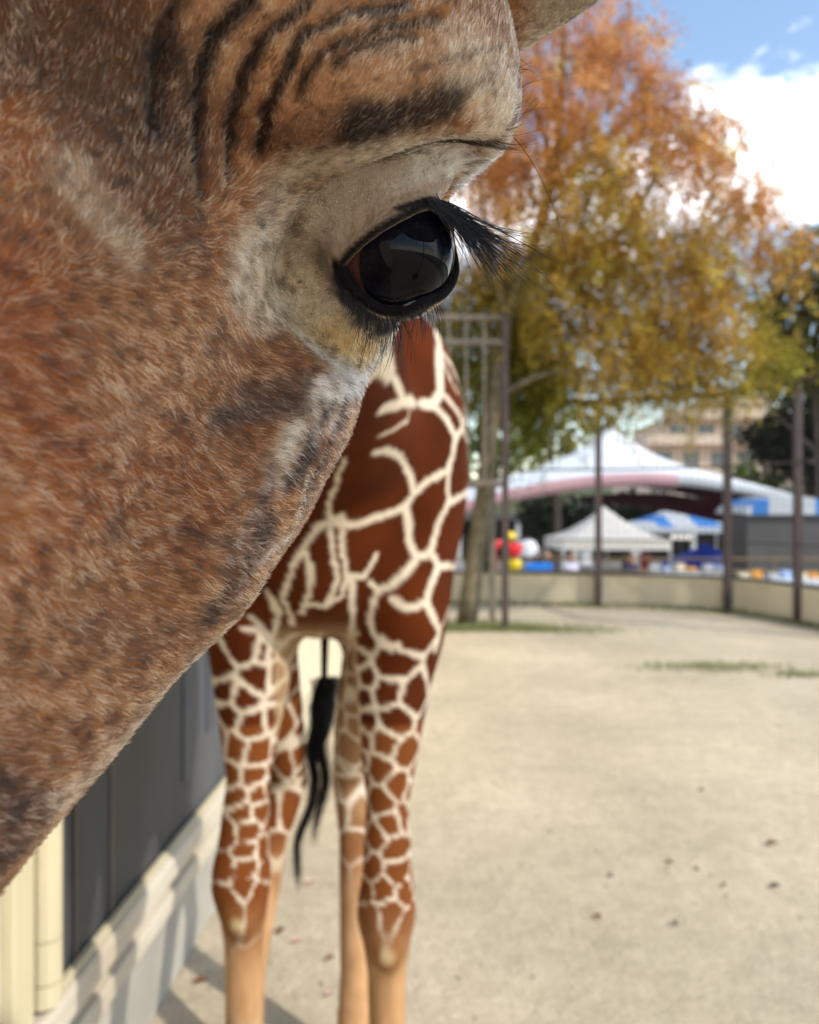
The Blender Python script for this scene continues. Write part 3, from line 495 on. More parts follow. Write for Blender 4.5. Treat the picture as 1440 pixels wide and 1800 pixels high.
LEGSEED = np.array([(-.01, 1.915, 1.533), (-.049, 1.935, 1.446), (.065, 2.02, 1.424), (-.055, 1.939, 1.384), (.012, 1.957, 1.368), (-.033, 1.942, 1.316), (.042, 2.014, 1.297), (-.061, 1.944, 1.259), (-.005, 1.96, 1.232), (-.072, 1.948, 1.201), (-.027, 1.952, 1.155), (.007, 1.993, 1.13), (-.067, 1.95, 1.122), (-.049, 1.944, 1.068), (-.01, 1.971, 1.08), (-.083, 1.949, 1.043), (-.033, 1.939, 1.008), (-.095, 1.946, .965), (-.027, 1.936, .964), (-.06, 1.922, .92), (-.106, 1.943, .905), (-.01, 1.937, .902), (-.043, 1.917, .876), (-.099, 1.929, .866), (.001, 1.942, .849), (-.112, 1.962, 1.503), (-.119, 1.975, 1.456), (-.107, 1.963, 1.418), (-.132, 2.004, 1.393), (-.113, 1.971, 1.365), (-.133, 2.013, 1.327), (-.107, 1.969, 1.309), (-.138, 2.002, 1.277), (-.113, 1.981, 1.26), (-.12, 1.994, 1.21), (-.114, 1.995, 1.164), (-.114, 1.986, 1.069), (-.113, 1.979, .991), (-.383, 1.922, 1.493), (-.458, 1.959, 1.442), (-.397, 1.94, 1.367), (-.336, 1.942, 1.484), (-.315, 1.951, 1.505), (-.428, 1.95, 1.325), (-.381, 1.944, 1.304), (-.416, 1.95, 1.246), (-.361, 1.956, 1.233), (-.424, 1.957, 1.176), (-.372, 1.953, 1.177), (-.361, 1.957, 1.136), (-.41, 1.946, 1.134), (-.397, 1.938, 1.095), (-.351, 1.963, 1.094), (-.385, 1.933, 1.055), (-.431, 1.939, 1.047), (-.389, 1.926, 1.013), (-.345, 1.962, 1.009), (-.393, 1.92, .971), (-.34, 1.966, .951), (-.433, 1.923, .97), (-.393, 1.916, .937), (-.348, 1.946, .903), (-.426, 1.917, .911), (-.318, 1.971, 1.417), (-.293, 1.992, 1.476), (-.288, 2.038, 1.433), (-.31, 1.991, 1.372), (-.297, 2.02, 1.331), (-.321, 1.986, 1.316), (-.314, 2.018, 1.273), (-.319, 2.013, 1.228), (-.324, 2.005, 1.172), (-.339, 1.995, 1.14), (-.333, 1.989, 1.05), (-.327, 1.99, 1.004), (-.439, 1.951, 1.381), (-.359, 1.944, 1.416), (-.459, 1.986, 1.258), (.024, 1.994, 1.175), (-.001, 1.999, 1.078), (.024, 1.98, .928), (-.141, 1.963, 1.537), (-.181, 1.904, 1.568), (-.248, 1.909, 1.556), (-.334, 2.071, .727), (-.361, 2.11, .701), (-.421, 2.118, .729), (-.354, 2.105, .76), (-.412, 2.12, .791), (-.463, 2.097, .778), (-.402, 2.12, .888), (-.458, 2.102, .85), (-.473, 2.08, .892), (-.451, 2.107, .958), (-.474, 2.074, .979), (-.444, 2.111, .954), (-.474, 2.073, 1.036), (-.451, 2.107, 1.057), (-.393, 2.119, 1.069), (-.458, 2.102, 1.117), (-.402, 2.12, 1.153), (-.348, 2.1, 1.151), (-.411, 2.12, 1.191), (-.354, 2.105, 1.217), (-.335, 2.076, 1.222), (-.361, 2.11, 1.322), (-.334, 2.071, 1.305), (-.36, 2.109, 1.273), (-.335, 2.077, 1.38), (-.353, 2.104, 1.38), (-.41, 2.12, 1.38), (-.347, 2.099, 1.493), (-.4, 2.12, 1.456), (-.456, 2.103, 1.448), (.014, 2.071, .701), (-.013, 2.11, .708), (-.073, 2.118, .726), (-.006, 2.105, .79), (-.064, 2.12, .771), (-.115, 2.097, .811), (-.054, 2.12, .87), (-.11, 2.102, .881), (-.125, 2.08, .869), (-.103, 2.107, .938), (-.126, 2.074, .967), (-.096, 2.111, .971), (-.126, 2.073, 1.021), (-.103, 2.107, 1.038), (-.045, 2.119, 1.032), (-.11, 2.102, 1.105), (-.054, 2.12, 1.108), (.0, 2.1, 1.153), (-.063, 2.12, 1.233), (-.006, 2.105, 1.203), (.013, 2.076, 1.224), (-.013, 2.11, 1.268), (.014, 2.071, 1.32), (-.012, 2.109, 1.297), (.013, 2.077, 1.399), (-.005, 2.104, 1.367), (-.062, 2.12, 1.373), (.001, 2.099, 1.456), (-.052, 2.12, 1.493), (-.108, 2.103, 1.461)])
GROOVE = [25, 26, 27, 28, 29, 30]  # brow creases: the shade inside them is also put into the stroke colour
# ------------------------------------------------------------------ coat colours
def seg_dist(p, pts):
    pts = np.asarray(pts, float); d = np.full(len(p), 9.0, np.float32)
    if len(pts) == 1: return nrm(p - pts[0])
    lo, hi = pts.min(0) - .08, pts.max(0) + .08; m = np.nonzero(((p > lo) & (p < hi)).all(1))[0]
    if len(m):
        q = p[m]; dd = np.full(len(m), 9.0)
        for i in range(len(pts)-1): dd = np.minimum(dd, cone(q, pts[i], pts[i+1], 0, 0))
        d[m] = dd
    return d
def lin(c): return np.array(s2l(*c))
def warp(q, amp, sc):
    return q + amp * (np.stack([fbm(q + 3.1, sc), fbm(q + 9.7, sc), fbm(q + 17.3, sc)], 1) - .5) * 2
def face_colour(q):
    """coat colour at points of the head frame"""
    q = q.copy(); q[:, 1] = np.abs(q[:, 1]); qw = warp(q, .0030, 160); qn = warp(q, .0009, 160)
    n1 = fbm(q, 30); n2 = .5 + .7 * (fbm(q + 5, 140) - .5)
    c = lin((104, 62, 36))[None] * (1 - n1[:, None]) + lin((160, 108, 70))[None] * n1[:, None]
    c = c * (.78 + .5 * n2)[:, None]
    ed_ = nrm(q - EYE_L); k = .75 * sstep(.050, .036, ed_); c = c * (1 - k[:, None]) + lin((172, 156, 140)) * (.8 + .4 * n2)[:, None] * k[:, None]
    for pts, w, col, a, sf in FACE:
        d = seg_dist(qw if w > .006 else qn, pts); k = a * (1 - sstep(.5 * w * (1 - .5 * min(sf, 1)), .5 * w * (1 + .8 * sf), d))
        c = c * (1 - k[:, None]) + lin(col) * (.8 + .4 * n2)[:, None] * k[:, None]
    # ear: pale inside and along the rim; horn tips dark
    ear = sstep(.100, .118, q[:, 1]) * sstep(-.075, -.105, q[:, 0]); c = c * (1 - ear[:, None]) + (lin((150, 132, 112)) * (.5 + n1)[:, None]) * ear[:, None]
    ho = sstep(.150, .170, q[:, 2]); c = c * (1 - ho[:, None]) + lin((40, 32, 28)) * ho[:, None]
    mz = sstep(.30, .36, q[:, 0]) * .7; c = c * (1 - mz[:, None]) + lin((120, 92, 76)) * mz[:, None]
    # throat and underside of the jaw
    th = sstep(-.135, -.165, q[:, 2]) * .8; c = c * (1 - th[:, None]) + lin((190, 160, 132)) * th[:, None]
    return c
LID_W = {k: (ab_dir(P) * (EYE_R + .002) + EYE_L) for k, P in (('u', LU), ('l', LL))}
def lid_dist(q):
    q = q.copy(); q[:, 1] = np.abs(q[:, 1])
    return np.minimum(seg_dist(q, LID_W['u']), seg_dist(q, LID_W['l']))
def cells(p, seeds, k=None):
    """difference between the distances to the two nearest seeds: 0 on the pale net"""
    out1 = np.full(len(p), 9.0, np.float32); out2 = out1.copy()
    for s in seeds:
        d = nrm(p - s); m = d < out1; out2 = np.where(m, out1, np.minimum(out2, d)); out1 = np.where(m, d, out1)
    return out2 - out1
def body_colour(p):
    r = np.random.default_rng(11); pw = warp(p, .006, 26)
    n1 = fbm(p, 9); n2 = fbm(p + 4, 40)
    br = lin((54, 22, 7)) * (1 - n1[:, None]) + lin((94, 42, 14)) * n1[:, None]
    pale = lin((212, 196, 174)); tan = lin((170, 138, 102))[None] * (.62 + .76 * fbm(p * [1, 1, .18] + 2, 60))[:, None]
    net = np.zeros(len(p))
    for pts, w in RETIC:
        d = seg_dist(pw, pts); net = np.maximum(net, 1 - sstep(.34 * w, .58 * w, d))
    z = p[:, 2]; fl_ = np.nonzero((p[:, 1] < 2.45) & (z < 1.52) & (z > .55))[0]; th = .007 + .009 * sstep(.95, 1.4, z[fl_])
    net[fl_] = np.maximum(net[fl_] * (z[fl_] > 1.44), 1 - sstep(.45 * th, th, cells(warp(p[fl_], .005, 40), LEGSEED)))
    # the rest of the coat: large patches on the barrel and neck, small ones on the inner and hind legs
    big = r.uniform((-.65, .7, 1.45), (.25, 3.2, 2.55), (230, 3)); m = (p[:, 1] > 2.20) & (p[:, 2] > 1.35) | (p[:, 1] < 1.40)
    f = np.zeros(len(p)); i = np.nonzero(m)[0]; f[i] = 1 - sstep(.016, .034, cells(pw[i], big))
    small = r.uniform((-.66, 1.85, .55), (.14, 3.1, 1.7), (1500, 3))
    hind = (p[:, 1] > 2.45) & (p[:, 2] < 1.4)
    inner = (p[:, 1] <= 2.45) & (p[:, 1] > 2.03) & (np.abs(p[:, 0] - BX) < .135) & (p[:, 2] < 1.50) & (p[:, 2] > .55)
    back = (p[:, 1] > 2.06) & (p[:, 1] <= 2.45) & (p[:, 2] < 1.45)
    i = np.nonzero(hind | inner | back)[0]; f[i] = 1 - sstep(.004, .013, cells(pw[i], small))
    net = np.maximum(net, f)
    # towards the hooves the patches fade to plain tan
    fade = sstep(.66, .92, p[:, 2] + .05 * (n2 - .5) + .18 * (p[:, 1] > 2.4)); br = tan * (.75 + .5 * n1)[:, None] * (1 - fade[:, None]) + br * fade[:, None]
    ml = (p[:, 2] < 1.3); br[ml] = br[ml] * .80 + lin((160, 98, 50)) * .30
    inn = sstep(.12, .05, np.abs(p[:, 0] - BX)) * sstep(1.6, 1.4, p[:, 2]) * sstep(.6, .8, p[:, 2]) * .5
    br = br * (1 - inn[:, None]) + tan * inn[:, None]
    nk = net * (.10 + .90 * sstep(.72, .90, p[:, 2] + .2 * (p[:, 1] > 2.4)))
    c = br * (1 - nk[:, None]) + pale * (.85 + .3 * n2)[:, None] * nk[:, None]
    # knee callus
    for s in (1, -1):
        k = np.array(FRONT[s][5]) + [.004, -.085, -.075]; d = nrm((p - k) / np.array([1, 1, 1.25]))
        w = (1 - sstep(.006, .024, d)) * .75; c = c * (1 - w[:, None]) + lin((190, 170, 128)) * (.7 + .6 * n2)[:, None] * w[:, None]
        w = (1 - sstep(.030, .055, d)) * sstep(.018, .028, d) * .55; c = c * (1 - w[:, None]) + lin((128, 84, 46)) * w[:, None]
    # belly seam between the forelegs, tail stalk, hooves
    w = sstep(1.56, 1.50, p[:, 2]) * (np.abs(p[:, 0] - BX) < .10) * (p[:, 1] < 2.5) * .55; c = c * (1 - w[:, None]) + lin((176, 148, 112)) * w[:, None]
    w = sstep(2.93, 2.97, p[:, 1]) * (np.abs(p[:, 0] - BX + .087) < .05) * sstep(1.75, 1.5, p[:, 2]) * (p[:, 2] > 1.0); c = c * (1 - w[:, None]) + lin((60, 40, 28)) * w[:, None]
    w = sstep(.105, .085, p[:, 2]); c = c * (1 - w[:, None]) + lin((58, 44, 36)) * w[:, None]
    return c

def brow_relief(q):
    """depth of the skin creases over the brow, with a soft ridge beside each"""
    q = q.copy(); q[:, 1] = np.abs(q[:, 1]); g = np.zeros(len(q))
    for i in GROOVE:
        d = seg_dist(q, FACE[i][0]); g = np.maximum(g, .0034 * np.exp(-(d / .0024) ** 2)) - .0010 * np.exp(-((d - .0058) / .0022) ** 2)
    return g
hq = to_head(HV); gm_ = brow_relief(hq); HV0 = HV; HV = HV - HN * (gm_ + .0010 * sstep(0, .002, np.abs(gm_)))[:, None]
# ------------------------------------------------------------------ one skin: head + neck and body bridged
giraffe = empty('giraffe', (BX, 2.2, 0))
tag(giraffe, 'reticulated giraffe lowering its head close to the camera, brown patches netted with cream', 'giraffe')
GINV = Matrix.Translation((-BX, -2.2, 0)); GOFF = np.array([BX, 2.2, 0])
nV = len(HV); V = np.concatenate([HV, bV]) - GOFF; Fq = np.concatenate([HF, bF + nV])
m_coat = attr_mat('giraffe_coat', 'coat', rough=.85, spec=.06, bump=.35, bscale=300)
skin = mesh_np('body', V, Fq, m_coat, giraffe)
hc = face_colour(hq); ld = lid_dist(hq)
lu_ = seg_dist(hq * [1, 1, 1], LID_W['u']); k = np.maximum((1 - sstep(.0010, .0026, lu_)), 1 - sstep(.0022, .0050, seg_dist(hq, LID_W['l']))); k = np.maximum(k, (1 - sstep(.0020, .0040, ld)) * (hq[:, 1] < 0)); hc = hc * (1 - k[:, None]) + lin((24, 22, 26)) * k[:, None]
bc = body_colour(bV)
# neck behind the head carries the body's net
nk = sstep(.50, .60, HV[:, 1]); bcn = body_colour(HV); hc = hc * (1 - nk[:, None]) + bcn * nk[:, None]
col_attr(skin.data, 'coat', np.concatenate([hc, bc]))
bm = bmesh.new(); bm.from_mesh(skin.data)
be = [e for e in bm.edges if e.is_boundary and abs(e.verts[0].co.y + 2.2 - CUT) < .06]
bmesh.ops.bridge_loops(bm, edges=be); bmesh.ops.recalc_face_normals(bm, faces=bm.faces)
for f in bm.faces: f.smooth = True
bm.to_mesh(skin.data); bm.free()

# ------------------------------------------------------------------ eyes
def eye_mat():
    m = bpy.data.materials.new('wet_eye'); m.use_nodes = True; n, l = m.node_tree.nodes, m.node_tree.links; b = n['Principled BSDF']
    a = n.new('ShaderNodeAttribute'); a.attribute_name = 'iris'; l.new(a.outputs['Color'], b.inputs['Base Color'])
    b.inputs['Roughness'].default_value = .06; b.inputs['IOR'].default_value = 1.37; b.inputs['Specular IOR Level'].default_value = .25
    return m
m_eye = eye_mat(); AX = np.array([.80, .56, .12]); AX /= np.linalg.norm(AX)
m_tear = bpy.data.materials.new('tear_film'); m_tear.use_nodes = True; b_ = m_tear.node_tree.nodes['Principled BSDF']
b_.inputs['Base Color'].default_value = (.85, .9, .95, 1); b_.inputs['Roughness'].default_value = .03; b_.inputs['Transmission Weight'].default_value = .9; b_.inputs['IOR'].default_value = 1.34
for s in (1, -1):
    nu, nv = 96, 64; uu, vv = np.meshgrid(np.linspace(0, 2*np.pi, nu, endpoint=False), np.linspace(.0005, np.pi-.0005, nv), indexing='ij')
    a0 = np.cross(AX, [0, 0, 1]); a0 /= np.linalg.norm(a0); a1 = np.cross(AX, a0)
    dr = (np.cos(vv)[..., None] * AX + np.sin(vv)[..., None] * (np.cos(uu)[..., None] * a0 + np.sin(uu)[..., None] * a1)).reshape(-1, 3)
    th = vv.ravel(); rad = EYE_R * (.985 + .075 * np.exp(-(th / .62) ** 2)); P = dr * rad[:, None] + EYE_L
    iris = lin((4, 5, 11)) * np.ones((len(th), 3)); pu = np.abs(dr @ a0) / .78; pv = np.abs(dr @ a1) / .42
    k = sstep(.75, 1.0, np.sqrt(pu**2 + pv**2)); iris = iris * (1 - k[:, None]) + lin((8, 9, 18)) * k[:, None]
    k = sstep(1.04, 1.10, th); iris = iris * (1 - k[:, None]) + (lin((74, 46, 42)) * (.7 + .6 * fbm(P, 300))[:, None]) * k[:, None]
    if s < 0: P = P * [1, -1, 1]
    ii = np.arange(nu*nv).reshape(nu, nv); f = np.stack([ii[:, :-1], ii[:, 1:], np.roll(ii, -1, 0)[:, 1:], np.roll(ii, -1, 0)[:, :-1]], -1).reshape(-1, 4)
    if s < 0: f = f[:, ::-1]
    e = mesh_np('eyeball', to_world(P) - GOFF, f, m_eye, giraffe); col_attr(e.data, 'iris', iris)
    t = (ab_dir(LL[8:15] + [0, .03]) * (EYE_R + .0008) + EYE_L) * [1, s, 1]; mb = MB(); mb.tube(to_world(t) - GOFF, [.0002] + [.0006] * 5 + [.0002], 6)
    mb.build('tear_film', m_tear, e, smooth=True)
    if s > 0: tag(e, 'dark glossy eye facing the camera')

# ------------------------------------------------------------------ hair: strands as curves
def hair_obj(name, pos, rad, colr, m, parent):
    n, k = pos.shape[:2]; hc_ = bpy.data.hair_curves.new(name); hc_.add_curves([k] * n)
    hc_.attributes['position'].data.foreach_set('vector', np.ascontiguousarray(pos - GOFF, np.float32).ravel())
    a = hc_.attributes.get('radius') or hc_.attributes.new('radius', 'FLOAT', 'POINT'); a.data.foreach_set('value', np.ascontiguousarray(rad, np.float32).ravel())
    a = hc_.attributes.new('tint', 'FLOAT_COLOR', 'CURVE'); a.data.foreach_set('color', np.ascontiguousarray(np.c_[colr, np.ones(n)], np.float32).ravel())
    hc_.materials.append(m); o = bpy.data.objects.new(name, hc_); return link(o, parent)
def hair_mat(name, rough=.35, spec=.5):
    m = bpy.data.materials.new(name); m.use_nodes = True; n, l = m.node_tree.nodes, m.node_tree.links; n.clear()
    o = n.new('ShaderNodeOutputMaterial'); a = n.new('ShaderNodeAttribute'); a.attribute_name = 'tint'
    h = n.new('ShaderNodeBsdfHairPrincipled'); h.model = 'CHIANG'; h.parametrization = 'COLOR'
    l.new(a.outputs['Color'], h.inputs['Color']); h.inputs['Roughness'].default_value = rough; h.inputs['Radial Roughness'].default_value = .6
    l.new(h.outputs[0], o.inputs['Surface']); return m
m_fur = hair_mat('fur_hair', .45)
m_lash = bpy.data.materials.new('lash_hair'); m_lash.use_nodes = True; b_ = m_lash.node_tree.nodes['Principled BSDF']; a_ = m_lash.node_tree.nodes.new('ShaderNodeAttribute'); a_.attribute_name = 'tint'
m_lash.node_tree.links.new(a_.outputs['Color'], b_.inputs['Base Color']); b_.inputs['Roughness'].default_value = .45; b_.inputs['Specular IOR Level'].default_value = .35
def sample_faces(v, f, wt, n, r):
    a = nrm(np.cross(v[f[:, 2]] - v[f[:, 0]], v[f[:, 3]] - v[f[:, 1]]).astype(float)) * .5 * wt; p = a / a.sum()
    i = r.choice(len(f), n, p=p); s, t = r.random((2, n)); w = np.stack([(1-s)*(1-t), s*(1-t), s*t, (1-s)*t], 1)
    return i, w
def strand_points(p, nrm_, tan, length, lift, curl, K, r):
    """K points per strand: leaves the skin along lift, then lies down along the coat's direction"""
    out = [p]; step = length / (K - 1); q = p
    for j in range(K - 1):
        u = j / (K - 1); d = tan + nrm_ * (lift * (1 - .75 * u))[:, None] + curl * u
        d = d / nrm(d)[:, None]; q = q + d * step[:, None]; out.append(q)
    return np.stack(out, 1)
r_ = np.random.default_rng(21)
fc_ = to_head(HV[HF].mean(1)); wt = np.where(fc_[:, 1] > -.012, 1.0, .10) * np.where(fc_[:, 0] > .30, .3, 1.0) * np.where(fc_[:, 0] < -.16, .25, 1.0)
ldf = lid_dist(fc_); wt = wt * np.where(ldf < .0012, 0, 1) * (1 + 1.0 * (ldf < .03))
N = 340000
fi, w = sample_faces(HV, HF, wt, N, r_)
p = (HV0[HF[fi]] * w[..., None]).sum(1); nn = (HN[HF[fi]] * w[..., None]).sum(1); nn /= nrm(nn)[:, None]
gd_ = brow_relief(to_head(p))[:, None]; p = p - nn * gd_; q = to_head(p); side = np.where(q[:, 1] >= 0, 1.0, -1.0); qa = q * np.stack([np.ones(N), side, np.ones(N)], 1)
inside = np.linalg.norm(qa - EYE_L, axis=1) < EYE_R + .001      # inside the socket: no hair
flow = np.tile([-.35, .78, -.50], (N, 1))
up = sstep(.005, .05, qa[:, 2]); flow = flow * (1 - up[:, None]) + np.array([-.30, .25, .85]) * up[:, None]
low = sstep(-.10, -.15, qa[:, 2]); flow = flow * (1 - low[:, None]) + np.array([-.40, .50, -.75]) * low[:, None]
ev = qa - EYE_L; er_ = nrm(ev); k = sstep(.062, .034, er_); flow = flow * (1 - k[:, None]) + (ev / er_[:, None] + [-.15, .1, -.1]) * k[:, None]
flow += 1.0 * (np.stack([fbm(q + 2, 55), fbm(q + 12, 55), fbm(q + 22, 55)], 1) - .5)
clump = np.stack([noise3(q + 31, 330), noise3(q + 41, 330), noise3(q + 51, 330)], 1) - .5; flow += .55 * clump
flow += r_.normal(0, .16, (N, 3)); flow[:, 1] *= side
fw = flow @ HM; fw -= nn * (fw * nn).sum(1)[:, None]; fw /= np.maximum(nrm(fw), 1e-6)[:, None]
ldq = lid_dist(q)
L = .0044 * (.75 + .5 * r_.random(N)); L *= 1 - .62 * sstep(.052, .032, er_); L *= 1 - .35 * sstep(.02, .06, qa[:, 2]); L *= 1 + .35 * sstep(-.11, -.16, qa[:, 2])
L *= .30 + .70 * sstep(.003, .014, ldq)
L = np.where(qa[:, 1] > .115, L * .8, L)
curl = r_.normal(0, .20, (N, 3))
pos = strand_points(p - nn * .0003, nn, fw, L, (.30 + .25 * r_.random(N)), curl, 5, r_)
qm = to_head(pos[:, 2] + nn * gd_); cl = face_colour(qm); nk = sstep(.50, .60, p[:, 1]); bcn = body_colour(p[nk > 0]); cl[nk > 0] = cl[nk > 0] * (1 - nk[nk > 0][:, None]) + bcn * nk[nk > 0][:, None]
k = np.maximum((1 - sstep(.0018, .0046, seg_dist(qa, LID_W['u']))), 1 - sstep(.0030, .0125, seg_dist(qa, LID_W['l']))); cl = cl * (1 - k[:, None]) + lin((24, 22, 28)) * k[:, None]
cv = .6 * noise3(q + 31, 330) + .4 * noise3(q + 71, 800); cv = np.clip((cv - .5) * 1.35 + .5, 0, 1); tone = (.08 + 2.35 * cv ** 2.4) * r_.lognormal(-.05, .38, N); cl = cl * tone[:, None]  # deep shadow between clumps is put into the strand tone
hi = r_.random(N) < .15 * (er_ > .045) * (.3 + 1.4 * cv) + .03; cl[hi] = cl[hi] * 1.8 + lin((230, 196, 160)) * .32 * np.clip(nrm(cl[hi]) / .12, .25, 1)[:, None]  # glints put into the colour of scattered strands
cl = np.clip(cl, .004, .92)
R0 = (.00010 + .00007 * r_.random(N) + .00004 * hi)[:, None] * np.array([1, 1, .9, .65, .2])
ok = ~inside
fur = hair_obj('fur', pos[ok], R0[ok], cl[ok], m_fur, giraffe); fur['kind'] = 'stuff'; fur['label'] = 'short russet fur on the head'

# lashes and long brow hairs (its left eye, then mirrored)
def arc(root, tip, sag, K=8):
    t = np.linspace(0, 1, K)[:, None]; return root * (1 - t) + tip * t + sag * (4 * t * (1 - t))
def lashes(name, rows, rad, colr, parent, K=9):
    for s in (1, -1):
        P = np.array([arc(a, b, c, K) for a, b, c in rows]) * [1, s, 1]; n = len(P)
        cc = np.tile(lin(colr), (n, 1)) * r_.uniform(.6, 1.3, (n, 1)); rr = np.outer(np.array([rd for rd in rad]), np.linspace(1, .12, K) ** .8)
        o = hair_obj(name, to_world(P.reshape(-1, 3)).reshape(P.shape), rr, cc, m_lash, parent); o['kind'] = 'stuff'
def pix_head(x, y, Y): return to_head(px(x, y, Y)[None])[0]
up_rows = []; up_rad = []
lid_u = ab_dir(LU) * (EYE_R + .0035) + EYE_L; lid_l = ab_dir(LL) * (EYE_R + .0030) + EYE_L
for i in range(300):
    t = r_.random(); k = 17 + int(t * 10); a = lid_u[k] + r_.normal(0, .0009, 3)
    bun = r_.integers(0, 4); tipx = [(905, 455), (950, 462), (880, 500), (925, 520)][bun]
    tl = pix_head(tipx[0] + r_.normal(0, 26), tipx[1] + r_.normal(0, 24), .322 + r_.normal(0, .006)); f_ = r_.uniform(.45, 1.05) if r_.random() < .75 else r_.uniform(.2, .5)
    b = a + (tl - a) * f_; sag = np.array([.0, .004, -.002]) * f_ + r_.normal(0, .0012, 3)
    up_rows.append((a, b, sag)); up_rad.append(r_.uniform(.00011, .00022))
lashes('upper_eyelashes', up_rows, up_rad, (26, 30, 40), giraffe)
lo_rows = []; lo_rad = []
for i in range(170):
    k = int(4 + r_.random() * 13); a = lid_l[k] + ab_dir(LL[k]) * .002 + r_.normal(0, .0010, 3)
    ln = r_.uniform(.008, .021) * (1.2 if 6 < k < 13 else .7)
    d = ab_dir(LL[k]) * .45 + np.array([.10, .12, -.95]) + r_.normal(0, .16, 3); d /= np.linalg.norm(d)
    lo_rows.append((a, a + d * ln, np.array([.0, .0012, .0004]) + r_.normal(0, .0006, 3))); lo_rad.append(r_.uniform(.00009, .00018))
lashes('lower_eyelashes', lo_rows, lo_rad, (24, 24, 30), giraffe)
wh = [((885, 228, .315), (998, 455, .31), .004), ((700, 125, .285), (1045, 128, .30), .006), ((780, 190, .30), (960, 245, .31), .003), ((760, 170, .295), (930, 100, .30), .004), ((800, 210, .305), (975, 300, .31), .003), ((740, 150, .29), (1000, 190, .30), .003), ((650, 140, .28), (880, 60, .29), .004)]
wr = []
for (x0, y0, Y0), (x1, y1, Y1), sg in wh:
    a = pix_head(x0, y0, Y0); i = np.argmin(nrm(to_head(HV) - a)); a = to_head(HV[i:i+1])[0]
    wr.append((a, pix_head(x1, y1, Y1), np.array([0, .3, 1.0]) * sg))
lashes('brow_whiskers', wr, [.00014] + [.00008] * 6, (34, 24, 20), giraffe)
# dark hairs sweeping over the brow
br_rows = []
for i in range(170):
    x, y = r_.uniform(600, 880), r_.normal(205, 30); a = pix_head(x, y, .30); i_ = np.argmin(nrm(hq - a)); a = hq[i_] + .0005
    d = np.array([-.35, .85, .20]) + r_.normal(0, .22, 3) - HN[i_] @ HM.T * .15; d /= np.linalg.norm(d); nl = HN[i_] @ HM.T
    d = d - nl * (d @ nl) * .9 + nl * .10; ln = r_.uniform(.010, .026); br_rows.append((a, a + d * ln, nl * .0018))
lashes('brow_hairs', br_rows, [.00009] * 170, (36, 28, 28), giraffe)

# tail tuft: wavy black hair below the stalk
tr, tw = [], []
t = np.linspace(0, 1, 16)[:, None]
for i in range(760):
    base = np.array([BX-.088, 3.00, 1.20]); r0 = r_.normal(0, 1, 2)
    if i < 420:      # the full upper part
        ln = r_.uniform(.16, .30); sp = np.sin(np.pi * np.clip(t * ln / .25, 0, 1)) ** .8 * .023
        tr.append(base + np.concatenate([r0[0]*sp - .01*t, r0[1]*sp, -ln*t], 1)); tw.append(.0012)
    else:            # two thin wavy locks
        k_ = i % 2; ln = (.78 if k_ == 0 else .62) * r_.uniform(.6, 1.0); sp = .020 * np.exp(-t*3) + .0035 + .006 * t * (1 - k_ * .3); u_ = t * ln / .8
        xx = (-.115 * u_**1.2 + .016*np.sin(14*u_ + .4)) if k_ == 0 else (.012 + .016*np.sin(12*u_ + 2.2) - .05*u_)
        tr.append(base + np.concatenate([xx + r0[0]*sp, r0[1]*sp, -ln*t], 1)); tw.append(.0011)
tr = np.array(tr); tt = hair_obj('tail_tuft', tr, np.array(tw)[:, None] * np.linspace(1, .4, 16), np.tile(lin((22, 20, 20)), (len(tr), 1)), m_lash, giraffe); tt['kind'] = 'stuff'
